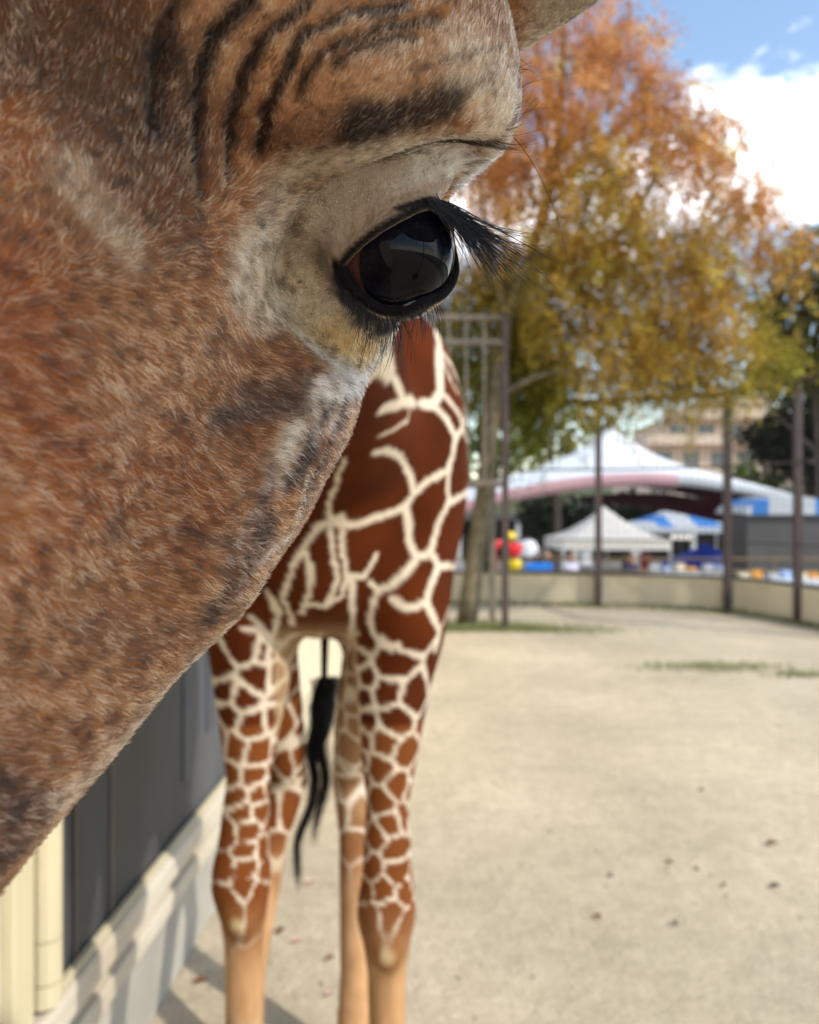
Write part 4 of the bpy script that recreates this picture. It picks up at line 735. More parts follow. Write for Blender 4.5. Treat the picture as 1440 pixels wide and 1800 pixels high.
# ------------------------------------------------------------------ the place: ground, keeper's house, low wall with fence, tree guard
WALL = [(-9.0, 17.2), (-4.0, 16.7), (1.34, 16.15), (3.62, 15.75), (5.0, 15.3), (5.80, 14.75), (6.15, 13.8), (6.45, 12.6), (7.0, 10.5), (7.6, 7.0), (8.4, 0.0), (9.0, -10.0)]
def wall_pts(n=90):
    P = np.array(WALL); s = np.r_[0, np.cumsum(np.linalg.norm(np.diff(P, axis=0), axis=1))]; t = np.linspace(0, s[-1], n)
    return np.stack([cub(t, s, P[:, k]) for k in (0, 1)], 1)
WP = wall_pts()
def ground_mat():
    m = bpy.data.materials.new('sandy_ground'); m.use_nodes = True; n, l = m.node_tree.nodes, m.node_tree.links; b = n['Principled BSDF']
    b.inputs['Roughness'].default_value = .95; b.inputs['Specular IOR Level'].default_value = .15
    t = n.new('ShaderNodeTexCoord')
    def noise(sc, det, rough=.55):
        z = n.new('ShaderNodeTexNoise'); z.inputs['Scale'].default_value = sc; z.inputs['Detail'].default_value = det; z.inputs['Roughness'].default_value = rough; l.new(t.outputs['Object'], z.inputs['Vector']); return z
    def ramp(src, p0, c0, p1, c1):
        r = n.new('ShaderNodeValToRGB'); e = r.color_ramp.elements; e[0].position, e[0].color, e[1].position, e[1].color = p0, (*c0, 1), p1, (*c1, 1); l.new(src, r.inputs['Fac']); return r
    def mixc(f, a, b_, mode='MIX'):
        x = n.new('ShaderNodeMixRGB'); x.blend_type = mode
        if isinstance(f, float): x.inputs['Fac'].default_value = f
        else: l.new(f, x.inputs['Fac'])
        l.new(a, x.inputs['Color1']); l.new(b_, x.inputs['Color2']); return x.outputs['Color']
    big = ramp(noise(.55, 5).outputs['Fac'], .35, s2l(190, 178, 155), .68, s2l(218, 204, 178))
    mid = ramp(noise(6.5, 8, .7).outputs['Fac'], .30, (.80, .78, .75), .66, (1.05, 1.04, 1.03))
    fine = ramp(noise(55, 6, .7).outputs['Fac'], .36, (.70, .68, .66), .60, (1.06, 1.05, 1.03))
    c = mixc(1.0, big.outputs['Color'], mid.outputs['Color'], 'MULTIPLY'); c = mixc(.8, c, fine.outputs['Color'], 'MULTIPLY')
    # pebbles and crumbs
    vo = n.new('ShaderNodeTexVoronoi'); vo.inputs['Scale'].default_value = 26; l.new(t.outputs['Object'], vo.inputs['Vector'])
    peb = ramp(vo.outputs['Distance'], .08, (.45, .42, .38), .16, (1, 1, 1)); c = mixc(.15, c, peb.outputs['Color'], 'MULTIPLY')
    l.new(c, b.inputs['Base Color'])
    bp = n.new('ShaderNodeBump'); bp.inputs['Strength'].default_value = .8; bp.inputs['Distance'].default_value = .03; l.new(noise(14, 10, .7).outputs['Fac'], bp.inputs['Height']); l.new(bp.outputs['Normal'], b.inputs['Normal'])
    return m
m_ground = ground_mat()
# paddock: a sheet up to the wall, gently uneven
gx = np.r_[np.arange(-30, -2, 2.0), np.arange(-2, 9.3, .22)]; gy = np.r_[np.arange(-24, 0, 2.0), np.arange(0, 18.0, .22)]
G = np.stack(np.meshgrid(gx, gy, indexing='ij'), -1); flat = G.reshape(-1, 2)
gz = .035 * (fbm(np.c_[flat, np.zeros(len(flat))], .8) - .5)
# keep the part inside the wall line
sdw = poly_sd(flat, np.concatenate([WP, [(9.0, -40), (-40, -40), (-40, 18.0)]]))
ii = np.arange(len(flat)).reshape(len(gx), len(gy)); f = np.stack([ii[:-1, :-1], ii[1:, :-1], ii[1:, 1:], ii[:-1, 1:]], -1).reshape(-1, 4)
keep = (sdw[f] < .16).all(1); f = f[keep]; used = np.unique(f); mpi = np.full(len(flat), -1); mpi[used] = np.arange(len(used))
gr = mesh_np('ground', np.c_[flat, gz][used], mpi[f], m_ground); tag(gr, kind='structure')
m_plaza = mat('plaza_paving', s2l(150, 146, 140), rough=.9, vary=.3, scale=3, bump=.2)
MB().box((-400, -60, -1.2), (400, 900, -.95)).build('plaza_ground', m_plaza)['kind'] = 'structure'

# ---- low curved retaining wall
m_cream = mat('cream_render', s2l(216, 203, 174), rough=.85, vary=.14, scale=1.6, bump=.25, bscale=30)
m_cap = mat('dark_wall_cap', s2l(66, 62, 60), rough=.8, vary=.3)
def ribbon(P, z0, z1, t):
    d = np.gradient(P, axis=0); d /= np.linalg.norm(d, axis=1, keepdims=True); nrm2 = np.stack([-d[:, 1], d[:, 0]], 1)   # points outwards
    A, B = P, P + nrm2 * t; v = []; f = []
    for a, b in zip(A, B): v += [(a[0], a[1], z0), (b[0], b[1], z0), (b[0], b[1], z1), (a[0], a[1], z1)]
    n = len(A)
    for i in range(n-1):
        for k in range(4): f.append((4*i+k, 4*i+(k+1) % 4, 4*(i+1)+(k+1) % 4, 4*(i+1)+k))
    f += [(3, 2, 1, 0), (4*(n-1), 4*(n-1)+1, 4*(n-1)+2, 4*(n-1)+3)]; return v, f
lw = empty('retaining_wall', (3.6, 15.75, 0)); tag(lw, 'low cream rendered wall curving round the far side of the paddock', 'wall')
v, f = ribbon(WP, -1.0, .60, .18); o = MB().add(v, f).build('wall_face', m_cream, None); o.parent = lw; o.location = (-3.6, -15.75, 0)
v, f = ribbon(WP - [.0, .02], .60, .64, .22); o = MB().add(v, f).build('coping', m_cap, None); o.parent = lw; o.location = (-3.6, -15.75, 0)

# ---- tall fence standing against the wall
m_steel = mat('brown_steel', s2l(74, 58, 54), rough=.55, vary=.25, scale=4, spec=.5)
m_wire = mat('wire_mesh', s2l(70, 66, 64), rough=.6, vary=.2)
fence = empty('mesh_fence', (3.6, 15.6, 0)); tag(fence, 'tall brown steel post and wire fence along the low cream wall', 'fence')
FO = np.array([3.6, 15.6, 0])
def on_wall(x):
    i = np.argmin(np.abs(WP[:, 0] - x) + (WP[:, 1] < 6) * 99); return np.array([WP[i, 0], WP[i, 1] - .07])
post_xy = [np.array(q) for q in [(-6.2, 16.75), (-3.2, 16.45), (-.6, 16.15), (3.61, 15.66), (5.70, 14.70), (6.28, 13.25), (6.75, 11.3)]]
for k, q in enumerate(post_xy):
    w = .055 if k != 4 else .06; MB().box((q[0]-w-FO[0], q[1]-w-FO[1], -.02), (q[0]+w-FO[0], q[1]+w-FO[1], 3.95)).build('post', m_steel, fence, bevel=.008)
for z, r in ((3.93, .055), (2.62, .02), (1.28, .014)):
    MB().tube([(q[0]-FO[0], q[1]-FO[1], z) for q in post_xy], r, 8).build('rail', m_steel, fence, smooth=True)
mb = MB()
for a, b in zip(post_xy[:-1], post_xy[1:]):
    n = max(2, int(np.linalg.norm(b-a) / .12))
    for i in range(1, n):
        q = a + (b-a) * i / n - FO[:2]; mb.tube([(q[0], q[1], .66), (q[0], q[1], 3.92)], .007, 3, cap=False)
for z in np.arange(.72, 3.9, .24): mb.tube([(q[0]-FO[0], q[1]-FO[1], z) for q in post_xy], .0022, 3, cap=False)
mb.build('wire', m_wire, fence)['kind'] = 'stuff'

# ---- timber and steel guard round the leaning tree
m_grey = mat('weathered_timber', s2l(126, 116, 104), rough=.85, vary=.3, scale=9, bump=.3)
tg = empty('tree_guard', (.95, 13.0, 0)); tag(tg, 'tall grey post and rail guard frame round the leaning tree trunk', 'tree guard')
for x, y in ((.52, -.40), (.42, .55), (-.62, -.40), (-.62, .55)):
    MB().box((x-.05, y-.05, 0), (x+.05, y+.05, 4.85)).build('post', m_steel if y < 0 else m_grey, tg, bevel=.01)
for z in (4.80, 4.42, 2.25):
    for a, b in (((-.62, -.40), (.52, -.40)), ((-.62, .55), (.42, .55)), ((.52, -.40), (.42, .55)), ((-.62, -.40), (-.62, .55))):
        MB().tube([(a[0], a[1], z), (b[0], b[1], z)], .048, 6).build('rail', m_grey, tg)
for x in (-.35, -.08, .2):
    MB().tube([(x, -.40, 2.25), (x, -.40, 4.80)], .024, 6).build('bar', m_grey, tg)

# ---- keeper's house along the left side of the paddock: local x points out of the wall, y runs along it
ang = -math.atan(.038); house = empty('animal_house', (-.917 - 2.92*.038, 0, 0), ang)
tag(house, 'cream animal house with a dark screened window and heavy sill beside the giraffe', 'building')
m_trim = mat('cream_trim', s2l(204, 191, 158), rough=.6, vary=.10, scale=3, bump=.1)
m_sill = mat('painted_sill', s2l(206, 197, 182), rough=.55, vary=.22, scale=2.2, bump=.15, c2=s2l(180, 168, 146))
m_conc = mat('plinth_concrete', s2l(176, 170, 158), rough=.85, vary=.25, scale=2.5, bump=.3)
MB().box((-.30, 1.0, 0), (.0, 4.70, .30)).build('plinth', m_conc, house)
MB().box((-.30, -3, 0), (.015, 1.0, .30)).build('plinth', m_conc, house)
MB().box((-.30, 4.70, 0), (.0, 15.8, 4.2)).build('wall', m_cream, house)
MB().box((-.30, -3, .30), (-.03, 1.97, 4.2)).build('wall', m_sill, house)
MB().box((-.30, 1.97, 2.55), (-.03, 4.70, 4.2)).build('wall', m_cream, house)
s = empty('window_sill'); s.parent = house
MB().box((-.10, 1.2, .302), (.020, 4.698, .372)).build('lower_band', m_sill, s, bevel=.012)
MB().box((-.10, 1.2, .374), (-.006, 4.698, .418)).build('groove', m_sill, s)
MB().box((-.10, 1.2, .420), (.026, 4.698, .512)).build('upper_band', m_sill, s, bevel=.016)
MB().box((-.02, 2.19, .514), (.006, 4.60, .528)).build('bead', m_trim, s, bevel=.004)
# window: jamb, rounded frame, screen, bars inside
MB().box((-.10, 1.975, .515), (.000, 2.075, 2.548)).build('jamb', m_trim, house, bevel=.006)
fr = empty('window_frame'); fr.parent = house
for z0, z1 in ((.530, .588), (.592, .700), (.704, 1.25), (1.254, 1.9), (1.904, 2.52)):
    MB().tube([(-.004, 2.140, z0), (-.004, 2.140, z1)], .042, 14).build('frame_section', m_trim, fr, smooth=False)
MB().box((-.12, 4.60, .53), (.0, 4.698, 2.548)).build('jamb', m_trim, house, bevel=.006)
def pane_mat():
    m = bpy.data.materials.new('reflection_streaked_screen'); m.use_nodes = True; n, l = m.node_tree.nodes, m.node_tree.links; b = n['Principled BSDF']
    t = n.new('ShaderNodeTexCoord'); z = n.new('ShaderNodeTexNoise'); z.inputs['Scale'].default_value = 1.3; z.inputs['Detail'].default_value = 4
    mp2 = n.new('ShaderNodeMapping'); mp2.inputs['Scale'].default_value = (1, 1, .35); l.new(t.outputs['Object'], mp2.inputs['Vector']); l.new(mp2.outputs['Vector'], z.inputs['Vector'])
    wv = n.new('ShaderNodeTexWave'); wv.wave_type = 'BANDS'; wv.bands_direction = 'Y'; wv.inputs['Scale'].default_value = 24; l.new(t.outputs['Object'], wv.inputs['Vector'])
    wz = n.new('ShaderNodeTexWave'); wz.wave_type = 'BANDS'; wz.bands_direction = 'Z'; wz.inputs['Scale'].default_value = 24; l.new(t.outputs['Object'], wz.inputs['Vector'])
    mxw = n.new('ShaderNodeMath'); mxw.operation = 'MAXIMUM'; l.new(wv.outputs['Fac'], mxw.inputs[0]); l.new(wz.outputs['Fac'], mxw.inputs[1])
    r = n.new('ShaderNodeValToRGB'); r.color_ramp.elements[0].color = (*s2l(46, 48, 52), 1); r.color_ramp.elements[1].color = (*s2l(84, 87, 92), 1); r.color_ramp.elements[0].position = .35; r.color_ramp.elements[1].position = .7  # pale reflection streaks over a dark interior, put into the screen colour
    l.new(z.outputs['Fac'], r.inputs['Fac'])
    mu = n.new('ShaderNodeMixRGB'); mu.blend_type = 'MULTIPLY'; mu.inputs['Fac'].default_value = .45; l.new(r.outputs['Color'], mu.inputs['Color1']); l.new(mxw.outputs[0], mu.inputs['Color2'])
    l.new(mu.outputs['Color'], b.inputs['Base Color']); b.inputs['Roughness'].default_value = .5; b.inputs['Specular IOR Level'].default_value = .25
    return m
MB().box((-.08, 2.10, .515), (-.026, 4.60, 2.548)).build('screen', pane_mat(), house)
m_bar = mat('grey_bar', s2l(72, 75, 82), rough=.6, vary=.3, scale=5)
m_bar2 = mat('rusty_bar', s2l(104, 92, 80), rough=.7, vary=.3, scale=5)
for k, (y, w, z0, z1) in enumerate([(2.36, .008, .53, 1.2), (2.62, .010, .53, 2.5), (3.40, .05, .70, 2.5), (3.74, .06, .82, 2.5), (4.10, .05, .75, 2.5)]):
    MB().box((-.025, y-w, z0), (-.021, y+w, z1)).build('bar', m_bar2 if k < 2 else m_bar, house)
MB().box((-.45, -3.0, 4.2), (.55, 15.8, 4.35)).build('roof', m_conc, house)
# ------------------------------------------------------------------ trees: trunk and limbs as tubes, crown as many drooping leaf sprays
def leaf_mat(name):
    m = attr_mat(name, 'leaf', rough=.6, spec=.25); n, l = m.node_tree.nodes, m.node_tree.links
    b = n['Principled BSDF']; o = n['Material Output']; tr = n.new('ShaderNodeBsdfTranslucent'); a = [x for x in n if x.type == 'ATTRIBUTE'][0]
    l.new(a.outputs['Color'], tr.inputs['Color']); mx_ = n.new('ShaderNodeMixShader'); mx_.inputs['Fac'].default_value = .5
    l.new(b.outputs[0], mx_.inputs[1]); l.new(tr.outputs[0], mx_.inputs[2]); l.new(mx_.outputs[0], o.inputs['Surface']); return m
m_leaf = leaf_mat('leaves'); m_bark = mat('grey_bark', s2l(128, 116, 98), rough=.95, vary=.45, scale=7, bump=.6, bscale=25, c2=s2l(86, 80, 56))
m_bark2 = mat('dark_bark', s2l(84, 72, 62), rough=.95, vary=.4, scale=7, bump=.6, bscale=25)
def crown(name, lobes, ramp_, parent, off, per=60, leaf=(.075, .022), droop=.8, r=None, spray=14, dens=1.0, hang=.55):
    """lobes: (centre, radius xyz); ramp_: list of (height, colour) or function of points"""
    C_, SZ = [], []
    for c, rd in lobes:
        rd = np.asarray(rd, float); n = int(per * dens * (rd[0]*rd[1] + rd[0]*rd[2] + rd[1]*rd[2]) / 3 * 10)
        d = r.normal(size=(n, 3)); d /= np.linalg.norm(d, axis=1, keepdims=True); rad = r.uniform(.25, 1.0, n) ** .55
        q = np.asarray(c) + d * rd * rad[:, None] * (1 + .16 * r.normal(size=(n, 1))); C_.append(q)
    C_ = np.concatenate(C_); 
    keep = fbm(C_, 1.3, 2) + .22 * r.random(len(C_)) > .555; C_ = C_[keep]
    n = len(C_); ax = r.normal(0, 1, (n, 3)) * [1, 1, .35] + [0, 0, -droop]; ax /= np.linalg.norm(ax, axis=1, keepdims=True)
    S = spray; t = r.uniform(0, 1, (n, S)); ln = r.uniform(.45, 1.05, (n, 1)) * hang
    P = C_[:, None] + ax[:, None] * (t * ln)[..., None] + r.normal(0, .04, (n, S, 3)); P = P.reshape(-1, 3)
    a = np.repeat(ax, S, 0) + r.normal(0, .75, (n*S, 3)); a /= np.linalg.norm(a, axis=1, keepdims=True)
    b = np.cross(a, r.normal(size=(n*S, 3))); b /= np.linalg.norm(b, axis=1, keepdims=True)
    L_ = leaf[0] * r.uniform(.6, 1.3, (n*S, 1)); W_ = leaf[1] * r.uniform(.7, 1.3, (n*S, 1))
    v = np.stack([P, P + a*L_*.5 + b*W_, P + a*L_, P + a*L_*.5 - b*W_], 1).reshape(-1, 3); f = np.arange(len(v)).reshape(-1, 4)
    tone = np.repeat(ramp_(C_) * r.lognormal(-.06, .42, (n, 1)), S, 0) * r.lognormal(0, .2, (n*S, 1))
    o = mesh_np(name, v - off, f, m_leaf, parent, smooth=False); col_attr(o.data, 'leaf', np.repeat(np.clip(tone, .005, .8), 4, 0)); return o
def tree(name, label, base, trunk, limbs, lobes, ramp_, bark, seed, group=None, **kw):
    r = np.random.default_rng(seed); base = np.asarray(base, float); root = empty(name, base); tag(root, label, 'tree', group)
    mb = MB(); P, rad = trunk; P = np.array(P) - base; mb.tube(dense(P, 24), list(np.interp(np.linspace(0, 1, 24), np.linspace(0, 1, len(rad)), rad)), 10)
    tk = mb.build('trunk', bark, root, smooth=True)
    for L_, rd in limbs:
        MB().tube(dense(np.array(L_) - base, 10), list(np.linspace(rd, rd * .25, 10)), 7).build('limb', bark, tk, smooth=True)
    crown('crown', lobes, ramp_, root, base, r=r, **kw); return root
def P3(x, y, Y): return tuple(px(x, y, Y))
def lob(x, y, Y, r, ry=None, rz=None):
    R_ = r / 1440 * Y; return (px(x, y, Y), (R_, R_ * (ry or .9), R_ * (rz or .85)))
def zramp(*stops, nscale=.7, seed=0):
    zs = [s[0] for s in stops]; cs = np.array([lin(s[1]) for s in stops])
    def f(p):
        z = p[:, 2] + 2.4 * (fbm(p + seed, nscale, 3) - .5) * 2
        return np.stack([np.interp(z, zs, cs[:, k]) for k in range(3)], 1)
    return f
main_ramp = zramp((1.5, (104, 122, 44)), (4.6, (144, 134, 52)), (6.0, (178, 142, 62)), (7.6, (204, 144, 80)), (9.3, (216, 152, 104)))
mt = [P3(820, 1098, 12.95), P3(846, 900, 12.95), P3(868, 720, 12.95), P3(893, 560, 13), P3(935, 440, 13), P3(968, 330, 13.1), P3(984, 220, 13.1), P3(990, 60, 13.1), P3(1000, -160, 13.1)]
limbs = [([P3(905, 540, 13), P3(990, 505, 12.7), P3(1075, 430, 12.5), P3(1170, 285, 12.4)], .10), ([P3(935, 440, 13), P3(1010, 500, 13.2), P3(1090, 560, 13.4), P3(1200, 560, 13.4)], .09), ([P3(968, 330, 13.1), P3(1040, 270, 13.2), P3(1110, 210, 13.3)], .07),
 ([P3(984, 220, 13.1), P3(950, 120, 12.9), P3(930, 20, 12.8)], .06), ([P3(893, 560, 13), P3(860, 430, 13.2), P3(840, 300, 13.3)], .09), ([P3(968, 330, 13.1), P3(955, 230, 12.6), P3(900, 130, 12.2)], .06), ([P3(1075, 430, 12.5), P3(1180, 420, 12.3), P3(1290, 380, 12.2)], .06), ([P3(870, 700, 12.95), P3(950, 660, 12.7), P3(1060, 650, 12.5)], .06)]
lobes = [lob(1000, 30, 13, 120), lob(1075, 110, 13, 95), lob(940, 200, 13, 150), lob(1080, 230, 12.8, 130), lob(1185, 165, 12.9, 55), lob(1255, 235, 12.8, 72), lob(1190, 320, 12.7, 130), lob(1060, 370, 12.6, 140), lob(1310, 330, 12.9, 66), lob(1290, 420, 12.7, 90),
 lob(1180, 470, 12.5, 140), lob(1000, 500, 12.7, 130), lob(1090, 590, 12.6, 110), lob(1270, 545, 12.8, 100), lob(890, 380, 13.2, 130), lob(850, 560, 14.2, 120), lob(940, 660, 13.9, 95), lob(1180, 620, 12.9, 70, rz=1.1), lob(1050, 660, 13, 65, rz=1.3), lob(900, 740, 14, 60, rz=1.3), lob(1330, 500, 12.9, 80), lob(1375, 420, 13, 50), lob(1250, 625, 13, 80), lob(1345, 610, 13.2, 60), lob(960, 600, 13.8, 90), lob(1020, 620, 13.3, 90), lob(880, 500, 13.8, 90), lob(820, 680, 14.2, 80), lob(1130, 650, 13.2, 55, rz=1.2), lob(950, 740, 13.6, 45, rz=1.3), lob(1110, 30, 13.2, 45), lob(780, 260, 13.6, 150), lob(700, 480, 13.8, 140), lob(640, 120, 13.6, 150), lob(820, 40, 13.4, 130), lob(880, -120, 13.2, 160), lob(1000, -110, 13.2, 110)]
tree('dawn_redwood', 'large leaning tree with orange and olive drooping autumn foliage inside the tall guard frame', (mt[0][0], 12.95, 0), (mt, [.17, .14, .12, .11, .09, .08, .065, .05, .025]), limbs, lobes, main_ramp, m_bark, 5, group=None, per=38, leaf=(.058, .017), spray=42, hang=1.0, droop=1.5)
# trees beyond the wall
ol = zramp((0, (70, 76, 34)), (5, (112, 102, 44)), (9, (150, 112, 54)), seed=3)
dk = zramp((0, (26, 36, 24)), (4, (40, 50, 30)), (8, (70, 66, 38)), seed=5)
gn = zramp((0, (40, 62, 26)), (4, (74, 92, 36)), (8, (112, 112, 46)), seed=8)
def far_tree(label, x, Y, zb, ht, lobes, ramp_, seed, bark=m_bark2, **kw):
    b = px(x, 900, Y); b[2] = zb
    tr_ = [(b[0], b[1], zb), (b[0]+.1, b[1], zb+ht*.4), (b[0]-.1, b[1], zb+ht*.75), (b[0], b[1], zb+ht)]
    li = [([(b[0], b[1], zb+ht*f_), tuple(np.array([b[0], b[1], zb+ht*(f_+.1)]) + [ht*.16*math.cos(a_), ht*.1*math.sin(a_), ht*.05])], .08) for f_, a_ in ((.4, .2), (.5, 2.8), (.6, 1.0), (.68, 4.0), (.55, 5.4))]
    return tree('broadleaf_tree', label, b, (tr_, [.22, .17, .1, .04]), li, lobes, ramp_, bark, seed, 'trees beyond the fence', **kw)
far_tree('olive brown tree rising at the right edge above the beige apartment block', 1440, 24, -.95, 9.0, [lob(1425, 460, 24, 62), lob(1400, 540, 24, 85), lob(1450, 600, 24, 110), lob(1350, 560, 24.5, 60), lob(1380, 640, 24, 70), lob(1520, 480, 24, 130), lob(1540, 640, 24, 120)], zramp((0, (44, 54, 28)), (5, (74, 78, 36)), (9, (104, 92, 46)), seed=3), 21, per=26, leaf=(.14, .045), spray=12)
far_tree('dark evergreen standing behind the right end of the fence', 1425, 27, -.95, 6.5, [lob(1420, 720, 27, 70), lob(1390, 760, 27, 55), lob(1440, 800, 27, 90), lob(1360, 800, 27.5, 40), lob(1500, 740, 27, 100), lob(1330, 760, 27.6, 38)], dk, 22, per=22, leaf=(.15, .06), spray=12)
far_tree('thin golden tree between the guard frame and the peaked canopy', 975, 33, -.95, 7.0, [lob(960, 700, 33, 75, rz=1.3), lob(1030, 640, 33, 60), lob(920, 780, 33, 60), lob(1000, 770, 33, 55), lob(880, 660, 33, 60), lob(1060, 720, 33, 48)], ol, 23, per=8, leaf=(.2, .06), spray=12)
far_tree('green leafy tree half hidden behind the giraffe and guard frame', 850, 30, -.95, 7.0, [lob(850, 700, 30, 70), lob(800, 780, 30, 70), lob(880, 800, 30, 50), lob(760, 640, 30, 90), lob(900, 600, 30, 40)], gn, 24, per=9, leaf=(.2, .06), spray=12)
far_tree('green tree in front of the apartment block right of the peaked canopy', 1300, 36, -.95, 3.6, [lob(1300, 845, 36, 44), lob(1340, 835, 36, 36), lob(1250, 850, 36, 30)], gn, 25, per=16, leaf=(.2, .07), spray=10)
far_tree('dark green tree showing under the big canopy behind the white tent', 1100, 40, -.95, 3.6, [lob(1090, 895, 40, 46), lob(1020, 905, 40, 50), lob(960, 900, 40, 50), lob(1150, 905, 40, 34)], dk, 26, per=18, leaf=(.22, .08), spray=10)
# ------------------------------------------------------------------ market beyond the wall
GZ = -.95
def fabric(name, c, c2=None):
    m = mat(name, c, rough=.75, vary=.12, scale=1.2, bump=.1, bscale=8, spec=.2, c2=c2); n, l = m.node_tree.nodes, m.node_tree.links; b = n['Principled BSDF']; tr = n.new('ShaderNodeBsdfTranslucent'); ms = n.new('ShaderNodeMixShader'); ms.inputs['Fac'].default_value = .4
    l.new(b.inputs['Base Color'].links[0].from_socket, tr.inputs['Color']); l.new(b.outputs[0], ms.inputs[1]); l.new(tr.outputs[0], ms.inputs[2]); l.new(ms.outputs[0], n['Material Output'].inputs['Surface']); return m
m_white = fabric('white_canvas', s2l(222, 226, 230)); m_pink = fabric('pink_canvas', s2l(228, 188, 194)); m_red = fabric('maroon_lining', s2l(92, 24, 36)); m_blue = fabric('blue_canvas', s2l(48, 84, 200)); m_sky = fabric('light_blue_canvas', s2l(84, 150, 226))
m_canvas = mat('heavy_canvas', s2l(150, 140, 120), rough=.9, vary=.1, scale=3)
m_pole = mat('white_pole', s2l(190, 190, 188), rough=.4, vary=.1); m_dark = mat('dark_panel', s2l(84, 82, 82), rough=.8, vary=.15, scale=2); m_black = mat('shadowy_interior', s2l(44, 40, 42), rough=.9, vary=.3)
def grid_roof(hx_, hy_, zf, n=24):
    u = np.linspace(-1, 1, n); A = np.stack(np.meshgrid(u, u, indexing='ij'), -1).reshape(-1, 2)
    v = np.c_[A[:, 0] * hx_, A[:, 1] * hy_, zf(A[:, 0], A[:, 1])]; ii = np.arange(n*n).reshape(n, n)
    return v, np.stack([ii[:-1, :-1], ii[1:, :-1], ii[1:, 1:], ii[:-1, 1:]], -1).reshape(-1, 4)
# big peaked canopy with arched edges
c = px(1075, 900, 25); bt = empty('festival_canopy', (c[0], 25, GZ)); tag(bt, 'large white peaked canopy with pink front band and maroon lining beyond the fence', 'canopy')
HX, HY = 5.6, 3.0
def zbig(u, v): 
    rr = np.sqrt((u * 1.0)**2 + (v*.75)**2); edge = 2.78 + .95 * (1 - np.abs(u)**1.9)
    return edge + .28 * (1 - np.abs(v)**2) + 1.35 * np.exp(-(rr / .20)) + .15 * (1 - rr)
v, f = grid_roof(HX, HY, zbig, 40); m_roof = mat('coated_white_canvas', s2l(226, 229, 233), rough=.6, vary=.1, scale=1.2); mesh_np('roof', v, f, m_roof, bt); mesh_np('lining', v - [0, 0, .05], f[:, ::-1], m_red, bt)
u = np.linspace(-1, 1, 33); top = zbig(u, -np.ones_like(u))
def valance(u0, u1, m, h_):
    s_ = (u >= u0 - 1e-6) & (u <= u1 + 1e-6); U_, T = u[s_], top[s_]; n_ = len(U_)
    vv = np.concatenate([np.c_[U_*HX, np.full(n_, -HY-.01), T + .01], np.c_[U_*HX, np.full(n_, -HY-.01), T - h_], np.c_[U_*HX, np.full(n_, -HY-.03), T - h_], np.c_[U_*HX, np.full(n_, -HY-.03), T + .01]])
    k_ = np.arange(n_-1); ff = np.concatenate([np.stack([a*n_+k_, b*n_+k_, b*n_+k_+1, a*n_+k_+1], 1) for a, b in ((0, 1), (1, 2), (2, 3), (3, 0))]); return mesh_np('valance', vv, ff, m, bt, smooth=False)
valance(-1, .1875, m_pink, .34); valance(.1875, 1, m_white, .28)
dr = [px(x_, y_, Y_) - [bt.location[0], 25, GZ] for x_, y_, Y_ in ((1020, 872, 23.5), (1100, 866, 23.5), (1180, 868, 23.5), (1250, 880, 23.5), (1310, 898, 23.5), (1282, 922, 24.5), (1220, 908, 26), (1150, 894, 27), (1080, 886, 27), (1020, 884, 27))]
MB().add([tuple(q_) for q_ in dr], [(0, 1, 8, 9), (1, 2, 7, 8), (2, 3, 6, 7), (3, 4, 5, 6)]).build('lining_drape', m_red, bt)
for sx in (-1, 1):
    for sy in (-1, 1): MB().tube([(sx*(HX-.05), sy*(HY-.05), 0), (sx*(HX-.05), sy*(HY-.05), 2.8)], .05, 8).build('pole', m_pole, bt, smooth=True)
def pagoda(label, x, Y, w, peak, eave, m, name='market_tent', skirt=.25, m2=None):
    cx = (x - 720) / 1440 * Y; o = empty(name, (cx, Y, GZ)); tag(o, label, 'tent', 'market tents beyond the wall')
    zf = lambda u_, v_: eave + (peak - eave) * (1 - np.maximum(np.abs(u_), np.abs(v_))) ** 1.6
    v, f = grid_roof(w, w, zf, 17)
    if m2 is None: mesh_np('roof', v, f, m, o, smooth=False)
    else:
        cx_ = v[f].mean(1)[:, 0]; k_ = (np.floor((cx_ + w) / (2*w) * 6) % 2) == 0
        mesh_np('roof_stripe', v, f[k_], m, o, smooth=False); mesh_np('roof_stripe', v, f[~k_], m2, o, smooth=False)
    mb_ = MB()
    for a in (((-w, -w), (w, -w)), ((w, -w), (w, w)), ((w, w), (-w, w)), ((-w, w), (-w, -w))):
        (x0, y0), (x1, y1) = a; mb_.add([(x0, y0, eave), (x1, y1, eave), (x1, y1, eave-skirt), (x0, y0, eave-skirt)], [(0, 1, 2, 3)])
    mb_.build('skirt', m, o)
    for sx in (-1, 1):
        for sy in (-1, 1): MB().tube([(sx*(w-.03), sy*(w-.03), 0), (sx*(w-.03), sy*(w-.03), eave)], .03, 6).build('pole', m_pole, o)
    return o
pagoda('small cream peaked tent standing under the big canopy', 1062, 20.4, 1.28, 2.92, 2.12, fabric('cream_canvas', s2l(238, 234, 226)))
pagoda('low royal blue tent right of the cream peaked tent', 1240, 28, 1.15, 1.72, 1.12, m_blue)
pagoda('blue and white striped tent roof behind the low blue tent', 1195, 36, 2.6, 3.15, 2.15, m_white, m2=m_sky)
